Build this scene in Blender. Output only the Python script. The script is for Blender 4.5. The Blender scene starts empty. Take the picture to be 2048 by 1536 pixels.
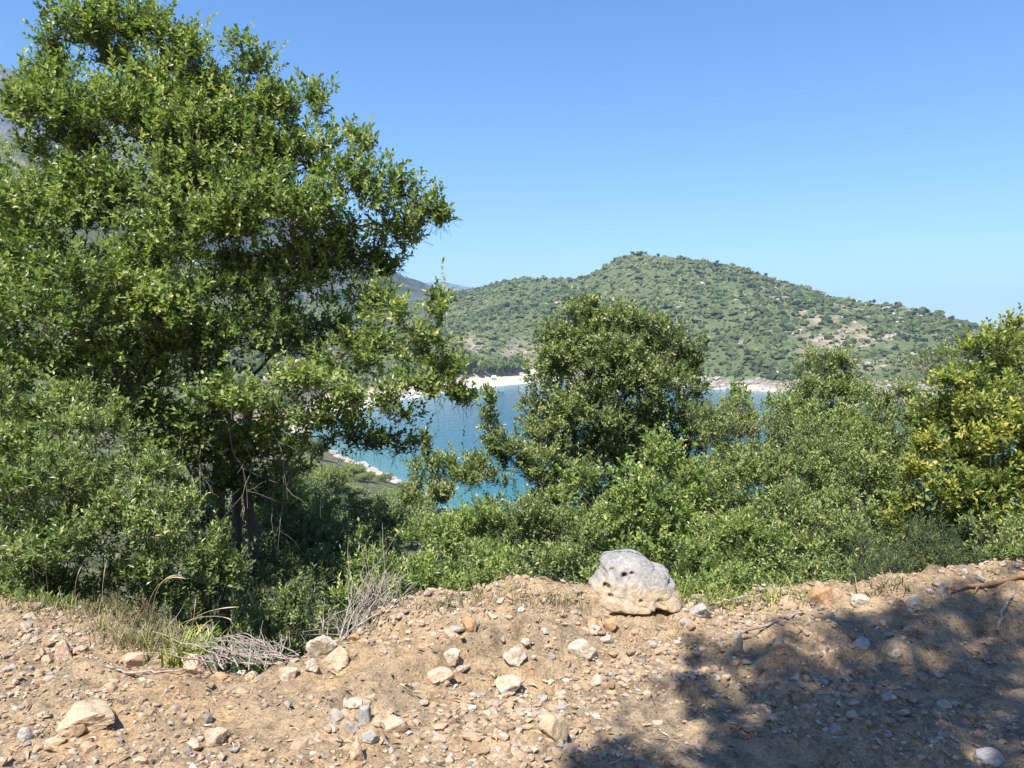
import bpy, math, random
import numpy as np
from math import radians as R

# ------------------------------------------------------------------ camera, sky, sun, exposure
scene = bpy.context.scene
C = scene.collection
FPX = 1518.0                      # focal length in pixels of the 2048 px wide photograph
PITCH = R(2.94)
CAM_Z = 1.9
cam_d = bpy.data.cameras.new('camera')
cam_d.sensor_width = 36.0
cam_d.lens = FPX / 2048 * 36.0
cam_d.clip_start = 0.05
cam_d.clip_end = 40000
cam = bpy.data.objects.new('camera', cam_d)
C.objects.link(cam)
cam.location = (0, 0, CAM_Z)
cam.rotation_euler = (R(90) - PITCH, 0, 0)
scene.camera = cam

SUN_AZ = R(26)                    # to the left of straight behind the camera
SUN_EL = R(58)
SUN = np.array([-math.sin(SUN_AZ) * math.cos(SUN_EL), -math.cos(SUN_AZ) * math.cos(SUN_EL), math.sin(SUN_EL)])

w = bpy.data.worlds.new('World')
scene.world = w
w.use_nodes = True
nt = w.node_tree
bg = nt.nodes['Background']
sky = nt.nodes.new('ShaderNodeTexSky')
sky.sky_type = 'NISHITA'
sky.sun_disc = False
sky.sun_elevation = SUN_EL
sky.sun_rotation = math.atan2(SUN[0], SUN[1])
sky.altitude = 0
sky.air_density = 1.0
sky.dust_density = 0.2
sky.ozone_density = 3.5
hs = nt.nodes.new('ShaderNodeHueSaturation'); hs.inputs['Saturation'].default_value = 1.28; hs.inputs['Hue'].default_value = .507
nt.links.new(sky.outputs[0], hs.inputs['Color'])
nt.links.new(hs.outputs[0], bg.inputs['Color'])
bg.inputs['Strength'].default_value = 0.086

sun_d = bpy.data.lights.new('sun', 'SUN')
sun_d.energy = 4.6
sun_d.angle = R(0.53)
sun_d.color = (1.0, 0.945, 0.86)
sun = bpy.data.objects.new('sun', sun_d)
C.objects.link(sun)
sun.rotation_euler = (math.pi / 2 - SUN_EL, 0, math.atan2(SUN[0], -SUN[1]))
sun.location = (0, 0, 60)

scene.view_settings.view_transform = 'Standard'
scene.view_settings.look = 'None'
scene.view_settings.exposure = 1.3
scene.view_settings.gamma = 1.0
scene.view_settings.use_curve_mapping = False
scene.render.engine = 'CYCLES'
cy = scene.cycles
cy.max_bounces = 7
cy.diffuse_bounces = 4
cy.glossy_bounces = 2
cy.transmission_bounces = 3
cy.transparent_max_bounces = 4
cy.volume_bounces = 0
cy.sample_clamp_indirect = 4.0
cy.caustics_reflective = False
cy.caustics_refractive = False
cy.use_denoising = True
cy.denoiser = 'OPENIMAGEDENOISE'
cy.denoising_input_passes = 'RGB_ALBEDO_NORMAL'
cy.denoising_prefilter = 'ACCURATE'
cy.use_adaptive_sampling = False

SEA = -22.0
rng = np.random.default_rng(7)
random.seed(7)

# ------------------------------------------------------------------ helpers
def P(px, py, d):
    """world point at forward distance d (metres) along the sight line through a photo pixel"""
    x = (px - 1024) / FPX
    v = (768 - py) / FPX
    dy = math.cos(PITCH) + v * math.sin(PITCH)
    dz = v * math.cos(PITCH) - math.sin(PITCH)
    s = d / dy
    return np.array([x * s, d, CAM_Z + dz * s])

def _hash(ix, iy, iz, seed):
    h = (ix.astype(np.int64) * 374761393 + iy.astype(np.int64) * 668265263 + iz.astype(np.int64) * 2147483647 + seed * 1274126177) & 0xffffffff
    h = ((h ^ (h >> 13)) * 1274126177) & 0xffffffff
    h = ((h ^ (h >> 16)) * 2246822519) & 0xffffffff
    return ((h ^ (h >> 15)) & 0xffffff) / float(0xffffff)

def noise(x, y, z=0.0, seed=0):
    x = np.asarray(x, float); y = np.asarray(y, float); z = np.broadcast_to(np.asarray(z, float), x.shape)
    fx, fy, fz = np.floor(x), np.floor(y), np.floor(z)
    u, v, q = x - fx, y - fy, z - fz
    u = u * u * (3 - 2 * u); v = v * v * (3 - 2 * v); q = q * q * (3 - 2 * q)
    r = 0
    for a in (0, 1):
        for b in (0, 1):
            for c in (0, 1):
                r = r + _hash(fx + a, fy + b, fz + c, seed) * (u if a else 1 - u) * (v if b else 1 - v) * (q if c else 1 - q)
    return r * 2 - 1

def fbm(x, y, z=0.0, seed=0, oct=4, gain=0.5):
    r = 0; a = 1.0; f = 1.0; n = 0
    for o in range(oct):
        r = r + a * noise(np.asarray(x) * f, np.asarray(y) * f, np.asarray(z) * f, seed + o * 17); n += a
        a *= gain; f *= 2.03
    return r / n

def sstep(a, b, x):
    t = np.clip((np.asarray(x, float) - a) / (b - a), 0, 1)
    return t * t * (3 - 2 * t)

def mesh_np(name, verts, faces, mat=None, attrs=None, smooth=False, mat_index=None):
    """faces: (n,k) int array, or list of such arrays with k = 3 or 4"""
    me = bpy.data.meshes.new(name)
    verts = np.ascontiguousarray(verts, dtype=np.float32)
    if not isinstance(faces, list):
        faces = [faces]
    faces = [np.asarray(f, dtype=np.int32) for f in faces if len(f)]
    loops = np.concatenate([f.ravel() for f in faces])
    tot = np.concatenate([np.full(len(f), f.shape[1], np.int32) for f in faces])
    start = np.concatenate([[0], np.cumsum(tot)[:-1]]).astype(np.int32)
    me.vertices.add(len(verts)); me.vertices.foreach_set('co', verts.ravel())
    me.loops.add(len(loops)); me.loops.foreach_set('vertex_index', loops)
    me.polygons.add(len(tot)); me.polygons.foreach_set('loop_start', start); me.polygons.foreach_set('loop_total', tot)
    me.polygons.foreach_set('use_smooth', np.full(len(tot), bool(smooth)))
    if mat_index is not None:
        me.polygons.foreach_set('material_index', np.asarray(mat_index, np.int32))
    for k, a in (attrs or {}).items():
        a = np.asarray(a, np.float32)
        if a.ndim == 1:
            at = me.attributes.new(k, 'FLOAT', 'POINT'); at.data.foreach_set('value', a)
        else:
            at = me.attributes.new(k, 'FLOAT_COLOR', 'POINT')
            if a.shape[1] == 3:
                a = np.concatenate([a, np.ones((len(a), 1), np.float32)], 1)
            at.data.foreach_set('color', np.ascontiguousarray(a).ravel())
    me.update(calc_edges=True)
    for m in (mat if isinstance(mat, (list, tuple)) else [mat]):
        if m: me.materials.append(m)
    return me

def obj(name, me, parent=None, loc=None, label=None, cat=None, group=None, kind=None):
    o = bpy.data.objects.new(name, me)
    C.objects.link(o)
    if parent is not None: o.parent = parent
    if loc is not None: o.location = loc
    if label: o['label'] = label
    if cat: o['category'] = cat
    if group: o['group'] = group
    if kind: o['kind'] = kind
    return o

def thing(name, label, cat, loc=(0, 0, 0), group=None):
    o = bpy.data.objects.new(name, None)
    o.empty_display_size = 0.2
    C.objects.link(o)
    o.location = loc
    o['label'] = label; o['category'] = cat
    if group: o['group'] = group
    return o

def grid_faces(nu, nv):
    i = np.arange(nu - 1)[:, None]; j = np.arange(nv - 1)[None, :]
    a = (i * nv + j).ravel()
    return np.stack([a, a + nv, a + nv + 1, a + 1], 1)

def tubes(paths, sides=5):
    """list of (points (n,3), radii (n,)) -> verts, quad faces"""
    V = []; F = []; off = 0
    for pts, rad in paths:
        pts = np.asarray(pts, float); rad = np.asarray(rad, float); n = len(pts)
        t = np.gradient(pts, axis=0); t /= np.linalg.norm(t, axis=1)[:, None] + 1e-9
        ref = np.array([0.31, 0.17, 0.93]) if abs(t[0][2]) < 0.8 else np.array([0.9, 0.3, 0.1])
        a = np.cross(t, ref); a /= np.linalg.norm(a, axis=1)[:, None] + 1e-9
        b = np.cross(t, a)
        th = np.linspace(0, 2 * np.pi, sides, endpoint=False)
        ring = pts[:, None] + rad[:, None, None] * (np.cos(th)[None, :, None] * a[:, None] + np.sin(th)[None, :, None] * b[:, None])
        V.append(ring.reshape(-1, 3))
        i = np.arange(n - 1)[:, None] * sides; k = np.arange(sides)[None, :]; k2 = (k + 1) % sides
        F.append(np.stack([i + k, i + k2, i + k2 + sides, i + k + sides], -1).reshape(-1, 4) + off)
        off += n * sides
    return np.concatenate(V), np.concatenate(F)

def wiggle(a, b, n, amp, rg, sag=0.0):
    t = np.linspace(0, 1, n)[:, None]
    a = np.asarray(a, float); b = np.asarray(b, float)
    p = a + (b - a) * t
    L = np.linalg.norm(b - a)
    j = rg.normal(0, 1, (n, 3)) * amp * L
    for _ in range(2):
        j[1:-1] = (j[:-2] + j[1:-1] * 2 + j[2:]) / 4
    j[0] = 0; j[-1] = 0
    p = p + j
    p[:, 2] += sag * L * (4 * t[:, 0] * (1 - t[:, 0]))
    return p

# ------------------------------------------------------------------ materials
def mat_new(name):
    m = bpy.data.materials.new(name); m.use_nodes = True
    n = m.node_tree.nodes; l = m.node_tree.links
    return m, n, l, n['Principled BSDF']

def ramp(n, stops, interp='LINEAR'):
    r = n.new('ShaderNodeValToRGB'); r.color_ramp.interpolation = interp
    e = r.color_ramp.elements
    while len(e) < len(stops): e.new(0.5)
    for k, (p, c) in enumerate(stops):
        e[k].position = p; e[k].color = (c[0], c[1], c[2], 1)
    return r

def tex_noise(n, l, scale, detail=4, rough=0.55, vec=None, dist=0.0):
    t = n.new('ShaderNodeTexNoise'); t.inputs['Scale'].default_value = scale
    t.inputs['Detail'].default_value = detail; t.inputs['Roughness'].default_value = rough
    t.inputs['Distortion'].default_value = dist
    if vec is not None: l.new(vec, t.inputs['Vector'])
    return t

def mixc(n, l, fac, a, b, mode='MIX'):
    m = n.new('ShaderNodeMix'); m.data_type = 'RGBA'; m.blend_type = mode
    for s, v in ((m.inputs[0], fac), (m.inputs[6], a), (m.inputs[7], b)):
        if isinstance(v, (int, float)): s.default_value = v
        elif isinstance(v, tuple): s.default_value = (v[0], v[1], v[2], 1)
        else: l.new(v, s)
    return m.outputs[2]

def attr(n, name):
    a = n.new('ShaderNodeAttribute'); a.attribute_name = name
    return a

def geo_pos(n):
    return n.new('ShaderNodeNewGeometry').outputs['Position']

def bump(n, l, height, strength, dist, b):
    k = n.new('ShaderNodeBump'); k.inputs['Strength'].default_value = strength; k.inputs['Distance'].default_value = dist
    l.new(height, k.inputs['Height']); l.new(k.outputs[0], b.inputs['Normal'])
    return k

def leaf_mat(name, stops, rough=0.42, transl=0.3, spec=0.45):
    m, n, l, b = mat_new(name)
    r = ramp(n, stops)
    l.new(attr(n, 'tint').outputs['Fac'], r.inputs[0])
    l.new(r.outputs[0], b.inputs['Base Color'])
    b.inputs['Roughness'].default_value = rough
    b.inputs['Specular IOR Level'].default_value = spec
    tr = n.new('ShaderNodeBsdfTranslucent')
    g = mixc(n, l, 1.0, r.outputs[0], (1.35, 1.5, 0.6), 'MULTIPLY')
    l.new(g, tr.inputs['Color'])
    mx = n.new('ShaderNodeMixShader'); mx.inputs[0].default_value = transl
    l.new(b.outputs[0], mx.inputs[1]); l.new(tr.outputs[0], mx.inputs[2])
    l.new(mx.outputs[0], n['Material Output'].inputs['Surface'])
    return m

M = {}
M['leaf_oak'] = leaf_mat('leaf_oak', [(0, (0.056, 0.090, 0.032)), (.45, (0.155, 0.224, 0.066)), (.8, (0.279, 0.345, 0.110)), (1, (0.458, 0.472, 0.205))], .42, .38, .45)
M['leaf_mastic'] = leaf_mat('leaf_mastic', [(0, (0.063, 0.100, 0.037)), (.45, (0.167, 0.230, 0.076)), (.8, (0.291, 0.353, 0.131)), (1, (0.472, 0.487, 0.224))], .42, .34, .45)
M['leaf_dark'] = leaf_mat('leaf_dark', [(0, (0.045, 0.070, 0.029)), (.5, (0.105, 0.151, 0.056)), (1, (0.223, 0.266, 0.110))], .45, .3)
M['leaf_holm'] = leaf_mat('leaf_holm', [(0, (0.060, 0.092, 0.035)), (.45, (0.167, 0.224, 0.081)), (.8, (0.297, 0.338, 0.139)), (1, (0.483, 0.472, 0.249))], .43, .34, .45)
M['leaf_green'] = leaf_mat('leaf_green', [(0, (0.072, 0.111, 0.035)), (.45, (0.186, 0.260, 0.073)), (.8, (0.328, 0.399, 0.124)), (1, (0.521, 0.519, 0.205))], .43, .38, .45)
M['leaf_scrub'] = leaf_mat('leaf_scrub', [(0, (.068, .095, .036)), (.45, (.19, .245, .085)), (.8, (.325, .375, .135)), (.97, (.45, .46, .2)), (1, (.44, .38, .22))], .45, .36, .4)
M['leaf_yellow'] = leaf_mat('leaf_yellow', [(0, (.065, .095, .025)), (.45, (.18, .225, .06)), (.8, (.31, .345, .09)), (1, (.50, .47, .12))], .45, .36, .4)
M['leaf_needle'] = leaf_mat('leaf_needle', [(0, (0.040, 0.063, 0.029)), (.6, (0.089, 0.132, 0.055)), (1, (0.179, 0.212, 0.091))], .55, .15, .3)
M['grass_dry'] = leaf_mat('grass_dry', [(0, (.10, .10, .045)), (.5, (.22, .2, .10)), (1, (.40, .32, .2))], .6, .25, .25)
M['leaf_heather'] = leaf_mat('leaf_heather', [(0, (.09, .085, .045)), (.5, (.19, .185, .09)), (1, (.34, .29, .18))], .6, .2, .25)
M['grass_green'] = leaf_mat('grass_green', [(0, (0.119, 0.176, 0.036)), (.6, (0.278, 0.335, 0.073)), (1, (0.596, 0.512, 0.182))], .5, .3, .3)

def bark(name, c1, c2, scale=18):
    m, n, l, b = mat_new(name)
    t = tex_noise(n, l, scale, 5, .65, geo_pos(n))
    r = ramp(n, [(.3, c1), (.7, c2)]); l.new(t.outputs[0], r.inputs[0]); l.new(r.outputs[0], b.inputs['Base Color'])
    b.inputs['Roughness'].default_value = .85; b.inputs['Specular IOR Level'].default_value = .2
    bump(n, l, t.outputs[0], .6, .01, b)
    return m
M['bark'] = bark('bark', (.055, .042, .034), (.17, .14, .115))
M['bark_pale'] = bark('bark_pale', (.17, .145, .12), (.40, .36, .31))
M['dead_wood'] = bark('dead_wood', (.20, .165, .135), (.44, .39, .34), 30)
M['brown_wood'] = bark('brown_wood', (.17, .10, .055), (.42, .27, .16), 25)

# dirt ground
m, n, l, b = mat_new('dirt'); M['dirt'] = m
pos = geo_pos(n)
t1 = tex_noise(n, l, .9, 4, .6, pos, .4); t2 = tex_noise(n, l, 9, 6, .7, pos); t3 = tex_noise(n, l, 70, 5, .75, pos)
r1 = ramp(n, [(.34, (.31, .25, .175)), (.5, (.38, .295, .195)), (.66, (.435, .31, .185))]); l.new(t1.outputs[0], r1.inputs[0])
r2 = ramp(n, [(.30, (.45, .42, .40)), (.5, (.92, .90, .88)), (.72, (1.3, 1.24, 1.16))]); l.new(t2.outputs[0], r2.inputs[0])
c = mixc(n, l, 1.0, r1.outputs[0], r2.outputs[0], 'MULTIPLY')
r3 = ramp(n, [(.32, (.42, .40, .38)), (.5, (1, 1, 1)), (.7, (1.35, 1.32, 1.28))]); l.new(t3.outputs[0], r3.inputs[0])
c = mixc(n, l, 1.0, c, r3.outputs[0], 'MULTIPLY')
hum = attr(n, 'humus').outputs['Fac']
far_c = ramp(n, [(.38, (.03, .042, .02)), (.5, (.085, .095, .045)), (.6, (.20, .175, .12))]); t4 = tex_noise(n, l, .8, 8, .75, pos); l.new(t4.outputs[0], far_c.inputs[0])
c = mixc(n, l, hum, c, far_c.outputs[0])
l.new(c, b.inputs['Base Color']); b.inputs['Roughness'].default_value = .95; b.inputs['Specular IOR Level'].default_value = .15
ad = n.new('ShaderNodeMath'); ad.operation = 'ADD'; l.new(t3.outputs[0], ad.inputs[0]); l.new(t2.outputs[0], ad.inputs[1])
bump(n, l, ad.outputs[0], .9, .02, b)

def stone_mat(name, stops, use, dust=True, scale=1.0):
    m, n, l, b = mat_new(name)
    if use == 'attr':
        base = attr(n, 'col').outputs['Color']
    elif use == 'random':
        r = ramp(n, stops, 'LINEAR'); oi = n.new('ShaderNodeObjectInfo'); l.new(oi.outputs['Random'], r.inputs[0]); base = r.outputs[0]
    else:
        tc = n.new('ShaderNodeTexCoord')
        t = tex_noise(n, l, 2.2 * scale, 5, .6, tc.outputs['Object'], .6)
        r = ramp(n, stops); l.new(t.outputs[0], r.inputs[0]); base = r.outputs[0]
    tc = n.new('ShaderNodeTexCoord')
    t2 = tex_noise(n, l, 40 * scale, 6, .7, geo_pos(n))
    r2 = ramp(n, [(.3, (.55, .53, .5)), (.55, (1, 1, 1)), (.75, (1.2, 1.2, 1.2))]); l.new(t2.outputs[0], r2.inputs[0])
    t5 = tex_noise(n, l, 14 * scale, 4, .65, geo_pos(n)); r5 = ramp(n, [(.42, (0, 0, 0)), (.62, (.75, .75, .75))]); l.new(t5.outputs[0], r5.inputs[0])
    if dust: base = mixc(n, l, r5.outputs[0], base, (.35, .26, .17))
    c = mixc(n, l, .8, base, r2.outputs[0], 'MULTIPLY')
    l.new(c, b.inputs['Base Color']); b.inputs['Roughness'].default_value = .88; b.inputs['Specular IOR Level'].default_value = .25
    bump(n, l, t2.outputs[0], .5, .01, b)
    return m
STONE = [(.0, (.34, .26, .19)), (.22, (.42, .33, .24)), (.42, (.41, .345, .275)), (.58, (.31, .295, .27)), (.72, (.43, .37, .30)), (.86, (.40, .28, .18)), (1.0, (.27, .265, .26))]
M['stone'] = stone_mat('stone', STONE, 'random')
M['gravel'] = stone_mat('gravel', None, 'attr', False)
M['rock_pale'] = stone_mat('rock_pale', [(.35, (.34, .29, .23)), (.5, (.50, .44, .36)), (.68, (.58, .52, .44))], 'self', scale=2)
M['rock_cream'] = stone_mat('rock_cream', [(.35, (.42, .32, .21)), (.55, (.52, .42, .29)), (.7, (.57, .49, .37))], 'self', scale=2)
M['rock_orange'] = stone_mat('rock_orange', [(.35, (.36, .20, .10)), (.55, (.50, .29, .15)), (.7, (.55, .38, .24))], 'self', scale=2)
M['rock_brown'] = stone_mat('rock_brown', [(.35, (.19, .12, .07)), (.55, (.30, .20, .12)), (.7, (.36, .26, .17))], 'self', scale=2)
M['rock_grey'] = stone_mat('rock_grey', [(.35, (.24, .25, .26)), (.55, (.38, .39, .40)), (.7, (.50, .49, .48))], 'self', scale=2)
M['rock_pink'] = stone_mat('rock_pink', [(.35, (.42, .29, .22)), (.55, (.52, .39, .30)), (.7, (.58, .47, .38))], 'self', scale=2)

# ------------------------------------------------------------------ near ground
EDGE = np.array([(-9, 6.3), (-5, 5.9), (-3.73, 5.5), (-3.07, 5.3), (-2.25, 4.75), (-1.78, 4.45), (-1.46, 4.36), (-1.25, 4.5), (-1.07, 4.75), (-.73, 5.1),
                 (-.08, 5.25), (.57, 5.2), (1.22, 5.15), (2.1, 5.3), (3.67, 5.7), (6, 6.6), (9, 7.5)])
SHORE_NEAR = np.array([(-150, 260), (-60, 208), (-51, 192), (-33, 155), (-19, 130), (-10, 107), (30, 100), (200, 110)])

def edge_y(x): return np.interp(x, EDGE[:, 0], EDGE[:, 1])

CHAN = np.array([(-.86, 3.85), (-.72, 4.02), (-.6, 4.1), (-.5, 4.22), (-.38, 4.27), (-.25, 4.42), (-.08, 4.5), (.1, 4.6)])
def hz(x, y, micro=True):
    x = np.asarray(x, float); y = np.asarray(y, float)
    ye = edge_y(x) + .12 * noise(x * 2.3, y * 0, 0, 3) * 1.0
    s = y - ye
    amp = np.interp(x, [-4, -1.5, -1.1, -.6, .2, 1.4, 2.5, 4], [.02, -.02, .05, .2, .26, .2, .2, .28])
    bw = np.interp(x, [-2, 0, 3], [.7, 1.15, 1.2])
    berm = amp * sstep(bw, 0.1, -s) * 1.0
    k = (-SEA - 3.2) / np.maximum(np.interp(x, SHORE_NEAR[:, 0], SHORE_NEAR[:, 1]) - ye, 20)
    sp = np.maximum(s, 0)
    z = berm - 3.2 * (1 - np.exp(-sp / 2.6)) - k * sp
    z = z - .7 * np.exp(-((x + 1.35) / .5) ** 2) * sstep(0, .6, s)
    z = z + np.maximum(-y - 3.2, 0) * .62 * sstep(0, 2, -y - 3.2)
    if micro:
        near = sstep(12, 7, np.hypot(x * .8, y - 2))
        z = z + near * (.055 * fbm(x * 1.4, y * 1.6, 0, 5, 4) + .055 * fbm(x * 6, y * 7, 0, 9, 3) + .018 * (.5 - np.abs(fbm(x * 15, y * 17, 0, 19, 2)) * 2) + .012 * fbm(x * 26, y * 26, 0, 29, 2))
        # eroded step across the berm
        z = z - .07 * near * sstep(-.05, .05, fbm(x * .9, y * 1.9, 0, 41, 3) - .06) * sstep(-1.6, -.6, s) * sstep(.1, -.1, s) * sstep(-1.3, -.9, x)
        dmin = np.full(x.shape, 9.0); 
        if near.max() > 0:
            for (xa, ya), (xb, yb) in zip(CHAN[:-1], CHAN[1:]):
                t_ = np.clip(((x - xa) * (xb - xa) + (y - ya) * (yb - ya)) / ((xb - xa) ** 2 + (yb - ya) ** 2), 0, 1)
                dmin = np.minimum(dmin, np.hypot(x - xa - t_ * (xb - xa), y - ya - t_ * (yb - ya)))
            wob = dmin + .05 * noise(x * 11, y * 11, 0, 47)
            z = z - .12 * sstep(.10, .02, wob) * (.6 + .6 * noise(x * 7, y * 7, 0, 48)) + .055 * sstep(.34, .08, dmin) * sstep(.05, .1, wob)
        z = z + (1 - near) * .5 * fbm(x * .09, y * .09, 0, 13, 4) * sstep(8, 25, s)
    return z

def graded(lo, a, b, hi, step, ratio=1.12):
    core = np.arange(a, b + 1e-6, step)
    left = []; x = a; d = step
    while x > lo: d *= ratio; x -= d; left.append(max(x, lo))
    right = []; x = core[-1]; d = step
    while x < hi: d *= ratio; x += d; right.append(min(x, hi))
    return np.concatenate([left[::-1], core, right])

gx = graded(-150, -4.6, 4.6, 160, .036, 1.14)
gy = graded(-40, 2.7, 6.4, 262, .033, 1.14)
X, Y = np.meshgrid(gx, gy, indexing='ij')
Z = hz(X, Y)
S_ = Y - edge_y(X)
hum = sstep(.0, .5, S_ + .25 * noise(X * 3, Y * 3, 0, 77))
ground = obj('ground', mesh_np('ground', np.stack([X, Y, Z], -1).reshape(-1, 3), grid_faces(len(gx), len(gy)), M['dirt'], {'humus': hum.ravel()}, True), kind='structure')

def ground_z(x, y):
    return float(hz(np.array([x]), np.array([y]))[0])

def on_ground(px, py):
    """where the sight line through a photo pixel meets the verge"""
    d = 4.0
    for _ in range(18):
        p = P(px, py, d)
        e = p[2] - ground_z(p[0], p[1])
        d += e * 1.2
        d = min(max(d, 1.5), 9)
    p = P(px, py, d)
    return np.array([p[0], p[1], ground_z(p[0], p[1])])

# ------------------------------------------------------------------ sea
SHORE_PX = np.array([(-400, 210), (560, 205), (600, 200), (625, 215), (640, 232), (740, 291), (850, 354), (950, 414), (1040, 467), (1150, 500), (1300, 467),
                     (1400, 414), (1500, 388), (1600, 380), (1800, 364), (2048, 347), (2400, 335), (2900, 330)], float)
def shore_d(px): return np.interp(px, SHORE_PX[:, 0], SHORE_PX[:, 1])
pl = np.arange(560, 2900, 20.)
poly = np.stack([(pl - 1024) / FPX * shore_d(pl), shore_d(pl)], 1)
pl2 = np.linspace(-51, 200, 120)
poly = np.concatenate([poly, np.stack([pl2, np.interp(pl2, SHORE_NEAR[:, 0], SHORE_NEAR[:, 1])], 1)])
sx = graded(-8500, -80, 260, 8500, 5, 1.3); sy = graded(20, 90, 520, 8800, 5, 1.3)
X, Y = np.meshgrid(sx, sy, indexing='ij')
pts = np.stack([X.ravel(), Y.ravel()], 1)
dist = np.full(len(pts), 1e9)
for q in poly:
    dist = np.minimum(dist, np.hypot(pts[:, 0] - q[0], pts[:, 1] - q[1]))
m, n, l, b = mat_new('sea_water'); M['sea'] = m
r = ramp(n, [(0, (.015, .098, .155)), (.25, (.02, .118, .165)), (.55, (.036, .145, .165)), (.85, (.055, .165, .18)), (1, (.19, .26, .25))])
l.new(attr(n, 'shallow').outputs['Fac'], r.inputs[0]); l.new(r.outputs[0], b.inputs['Base Color'])
b.inputs['Roughness'].default_value = .12; b.inputs['IOR'].default_value = 1.33; b.inputs['Specular IOR Level'].default_value = .14
mp = n.new('ShaderNodeMapping'); mp.inputs['Scale'].default_value = (.22, .75, 1); mp.inputs['Rotation'].default_value = (0, 0, R(14)); l.new(geo_pos(n), mp.inputs[0])
t = tex_noise(n, l, .55, 4, .6, mp.outputs[0], .5)
bump(n, l, t.outputs[0], .7, .6, b)
sh = np.exp(-dist / 14)
sea = obj('sea', mesh_np('sea', np.stack([X.ravel(), Y.ravel(), np.full(X.size, SEA)], 1), grid_faces(len(sx), len(sy)), m, {'shallow': sh}, True), kind='structure')

# ------------------------------------------------------------------ headland across the bay
RIDGE = np.array([(-500, 190, 520), (0, 268, 560), (60, 292, 580), (200, 380, 620), (400, 500, 680), (600, 596, 760), (750, 612, 860), (850, 594, 900), (900, 583, 880), (960, 571, 830),
                  (1000, 559, 790), (1050, 551, 765), (1100, 555, 750), (1150, 555, 735), (1190, 543, 725), (1225, 519, 718), (1265, 503, 713), (1330, 511, 700), (1400, 523, 680),
                  (1470, 534, 655), (1500, 543, 645), (1560, 561, 630), (1620, 581, 615), (1650, 590, 605), (1720, 604, 585), (1800, 607, 562), (1850, 617, 550), (1900, 632, 535), (1950, 645, 520),
                  (2000, 652, 505), (2048, 664, 495), (2200, 700, 460), (2400, 735, 420), (2900, 760, 400)], float)
upx = np.linspace(-500, 2900, 430)
rpy = np.interp(upx, RIDGE[:, 0], RIDGE[:, 1]); rd = np.interp(upx, RIDGE[:, 0], RIDGE[:, 2])
k = np.ones(9) / 9
rd = np.convolve(np.pad(rd, 4, 'edge'), k, 'valid')
rz = np.array([P(a, b_, c_)[2] for a, b_, c_ in zip(upx, rpy, rd)])
sd = shore_d(upx)
tt = np.concatenate([np.linspace(-.06, .12, 34)[:-1], np.linspace(.12, 1, 76), np.linspace(1.03, 1.6, 14)])
U, T = np.meshgrid(upx, tt, indexing='ij')
SD = sd[:, None]; RD = rd[:, None]; RZ = rz[:, None]
D = SD + (RD - SD) * T
XW = (U - 1024) / FPX * D
YW = D
run = (D - SD)                                    # metres inland along the column
beach = sstep(560, 640, U) * sstep(1140, 1040, U)
shore_n = fbm(XW * .03, YW * .03, 0, 61, 4)
z_beach = np.interp(run, [-40, 0, 6, 30, 58, 75], [-6, 0, 1.0, 2.3, 3.2, 5])
cl = 3.4 + 2.6 * shore_n
z_rock = np.where(run < 0, run * .5, cl * sstep(0, 14, run) + .04 * run)
zb = beach * z_beach + (1 - beach) * z_rock
run0 = 14 + 44 * beach
g = np.clip((D - SD - run0) / np.maximum(RD - SD - run0, 1), 0, 1)
gp = g * (1.18 - .18 * g)
base_h = 6.0 - 1.8 * beach
zh = (RZ - SEA - base_h) * gp
z = SEA + zb * np.where(g > 0, 1, 1) * (1 - .6 * g) + zh
win = np.clip(g * 5, 0, 1) * np.clip((1.02 - g) * 6, 0, 1)
z = z + win * (9 * fbm(XW * .012, YW * .012, 0, 71, 4) - 7 * np.abs(fbm(XW * .008 + 3, YW * .004, 0, 81, 3)))
z = z + np.clip(g * 8, 0, 1) * 1.2 * fbm(XW * .06, YW * .06, 0, 91, 3)
z = np.where(T > 1, SEA + (RZ - SEA) * np.clip(1 - (T - 1) * 1.9, -.1, 1) + 2 * fbm(XW * .02, YW * .02, 0, 95, 3) * sstep(1, 1.1, T), z)
z = z + (1 - beach) * sstep(-2, 2, run) * sstep(26, 8, run) * 2.4 * fbm(XW * .16, YW * .16, 0, 99, 4)
HV = np.stack([XW, YW, z], -1)
sand = beach * sstep(70, 56, run + 6 * shore_n)
rockm = (1 - beach) * sstep(20, 8, run + 8 * fbm(XW * .05, YW * .05, 0, 101, 3))
bare = np.clip(sstep(.12, .4, fbm(XW * .05, YW * .06, 0, 111, 4)) * sstep(1350, 1750, U) * .8 + sstep(.36, .5, fbm(XW * .05, YW * .06, 0, 121, 3)) * .6
               + sstep(500, 380, np.abs(U - 620) + 90) * .0, 0, 1)
bare = np.maximum(bare, sstep(60, 25, np.hypot((U - 1680) * .45, (T - .38) * 160 )) * np.clip(.5 + 1.6 * fbm(XW * .06, YW * .06, 0, 117, 3), 0, 1))          # scree on the right flank
bare = np.maximum(bare, sstep(30, 12, np.hypot((U - 935) * .55, (T - .26) * 170)))                  # bank above the beach
bare = np.maximum(bare, sstep(26, 12, np.hypot((U - 1040) * .6, (T - .24) * 170)))
bare = np.maximum(bare, sstep(700, 640, U) * sstep(480, 560, U) * sstep(.55, .4, T) * (.5 + .5 * noise(XW * .05, YW * .05, 0, 5)))
bare = np.maximum(bare, sstep(.03, .0, np.hypot((U - 1810) * .0009, (T - .95) * .16)) * .95)
bare = np.clip(bare * (.5 + 1.0 * fbm(XW * .14, YW * .14, 0, 141, 3)) * .8, 0, .75)
m, n, l, b = mat_new('headland'); M['headland'] = m
pos = geo_pos(n)
t1 = tex_noise(n, l, .12, 6, .65, pos); t2 = tex_noise(n, l, .5, 5, .7, pos)
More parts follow.
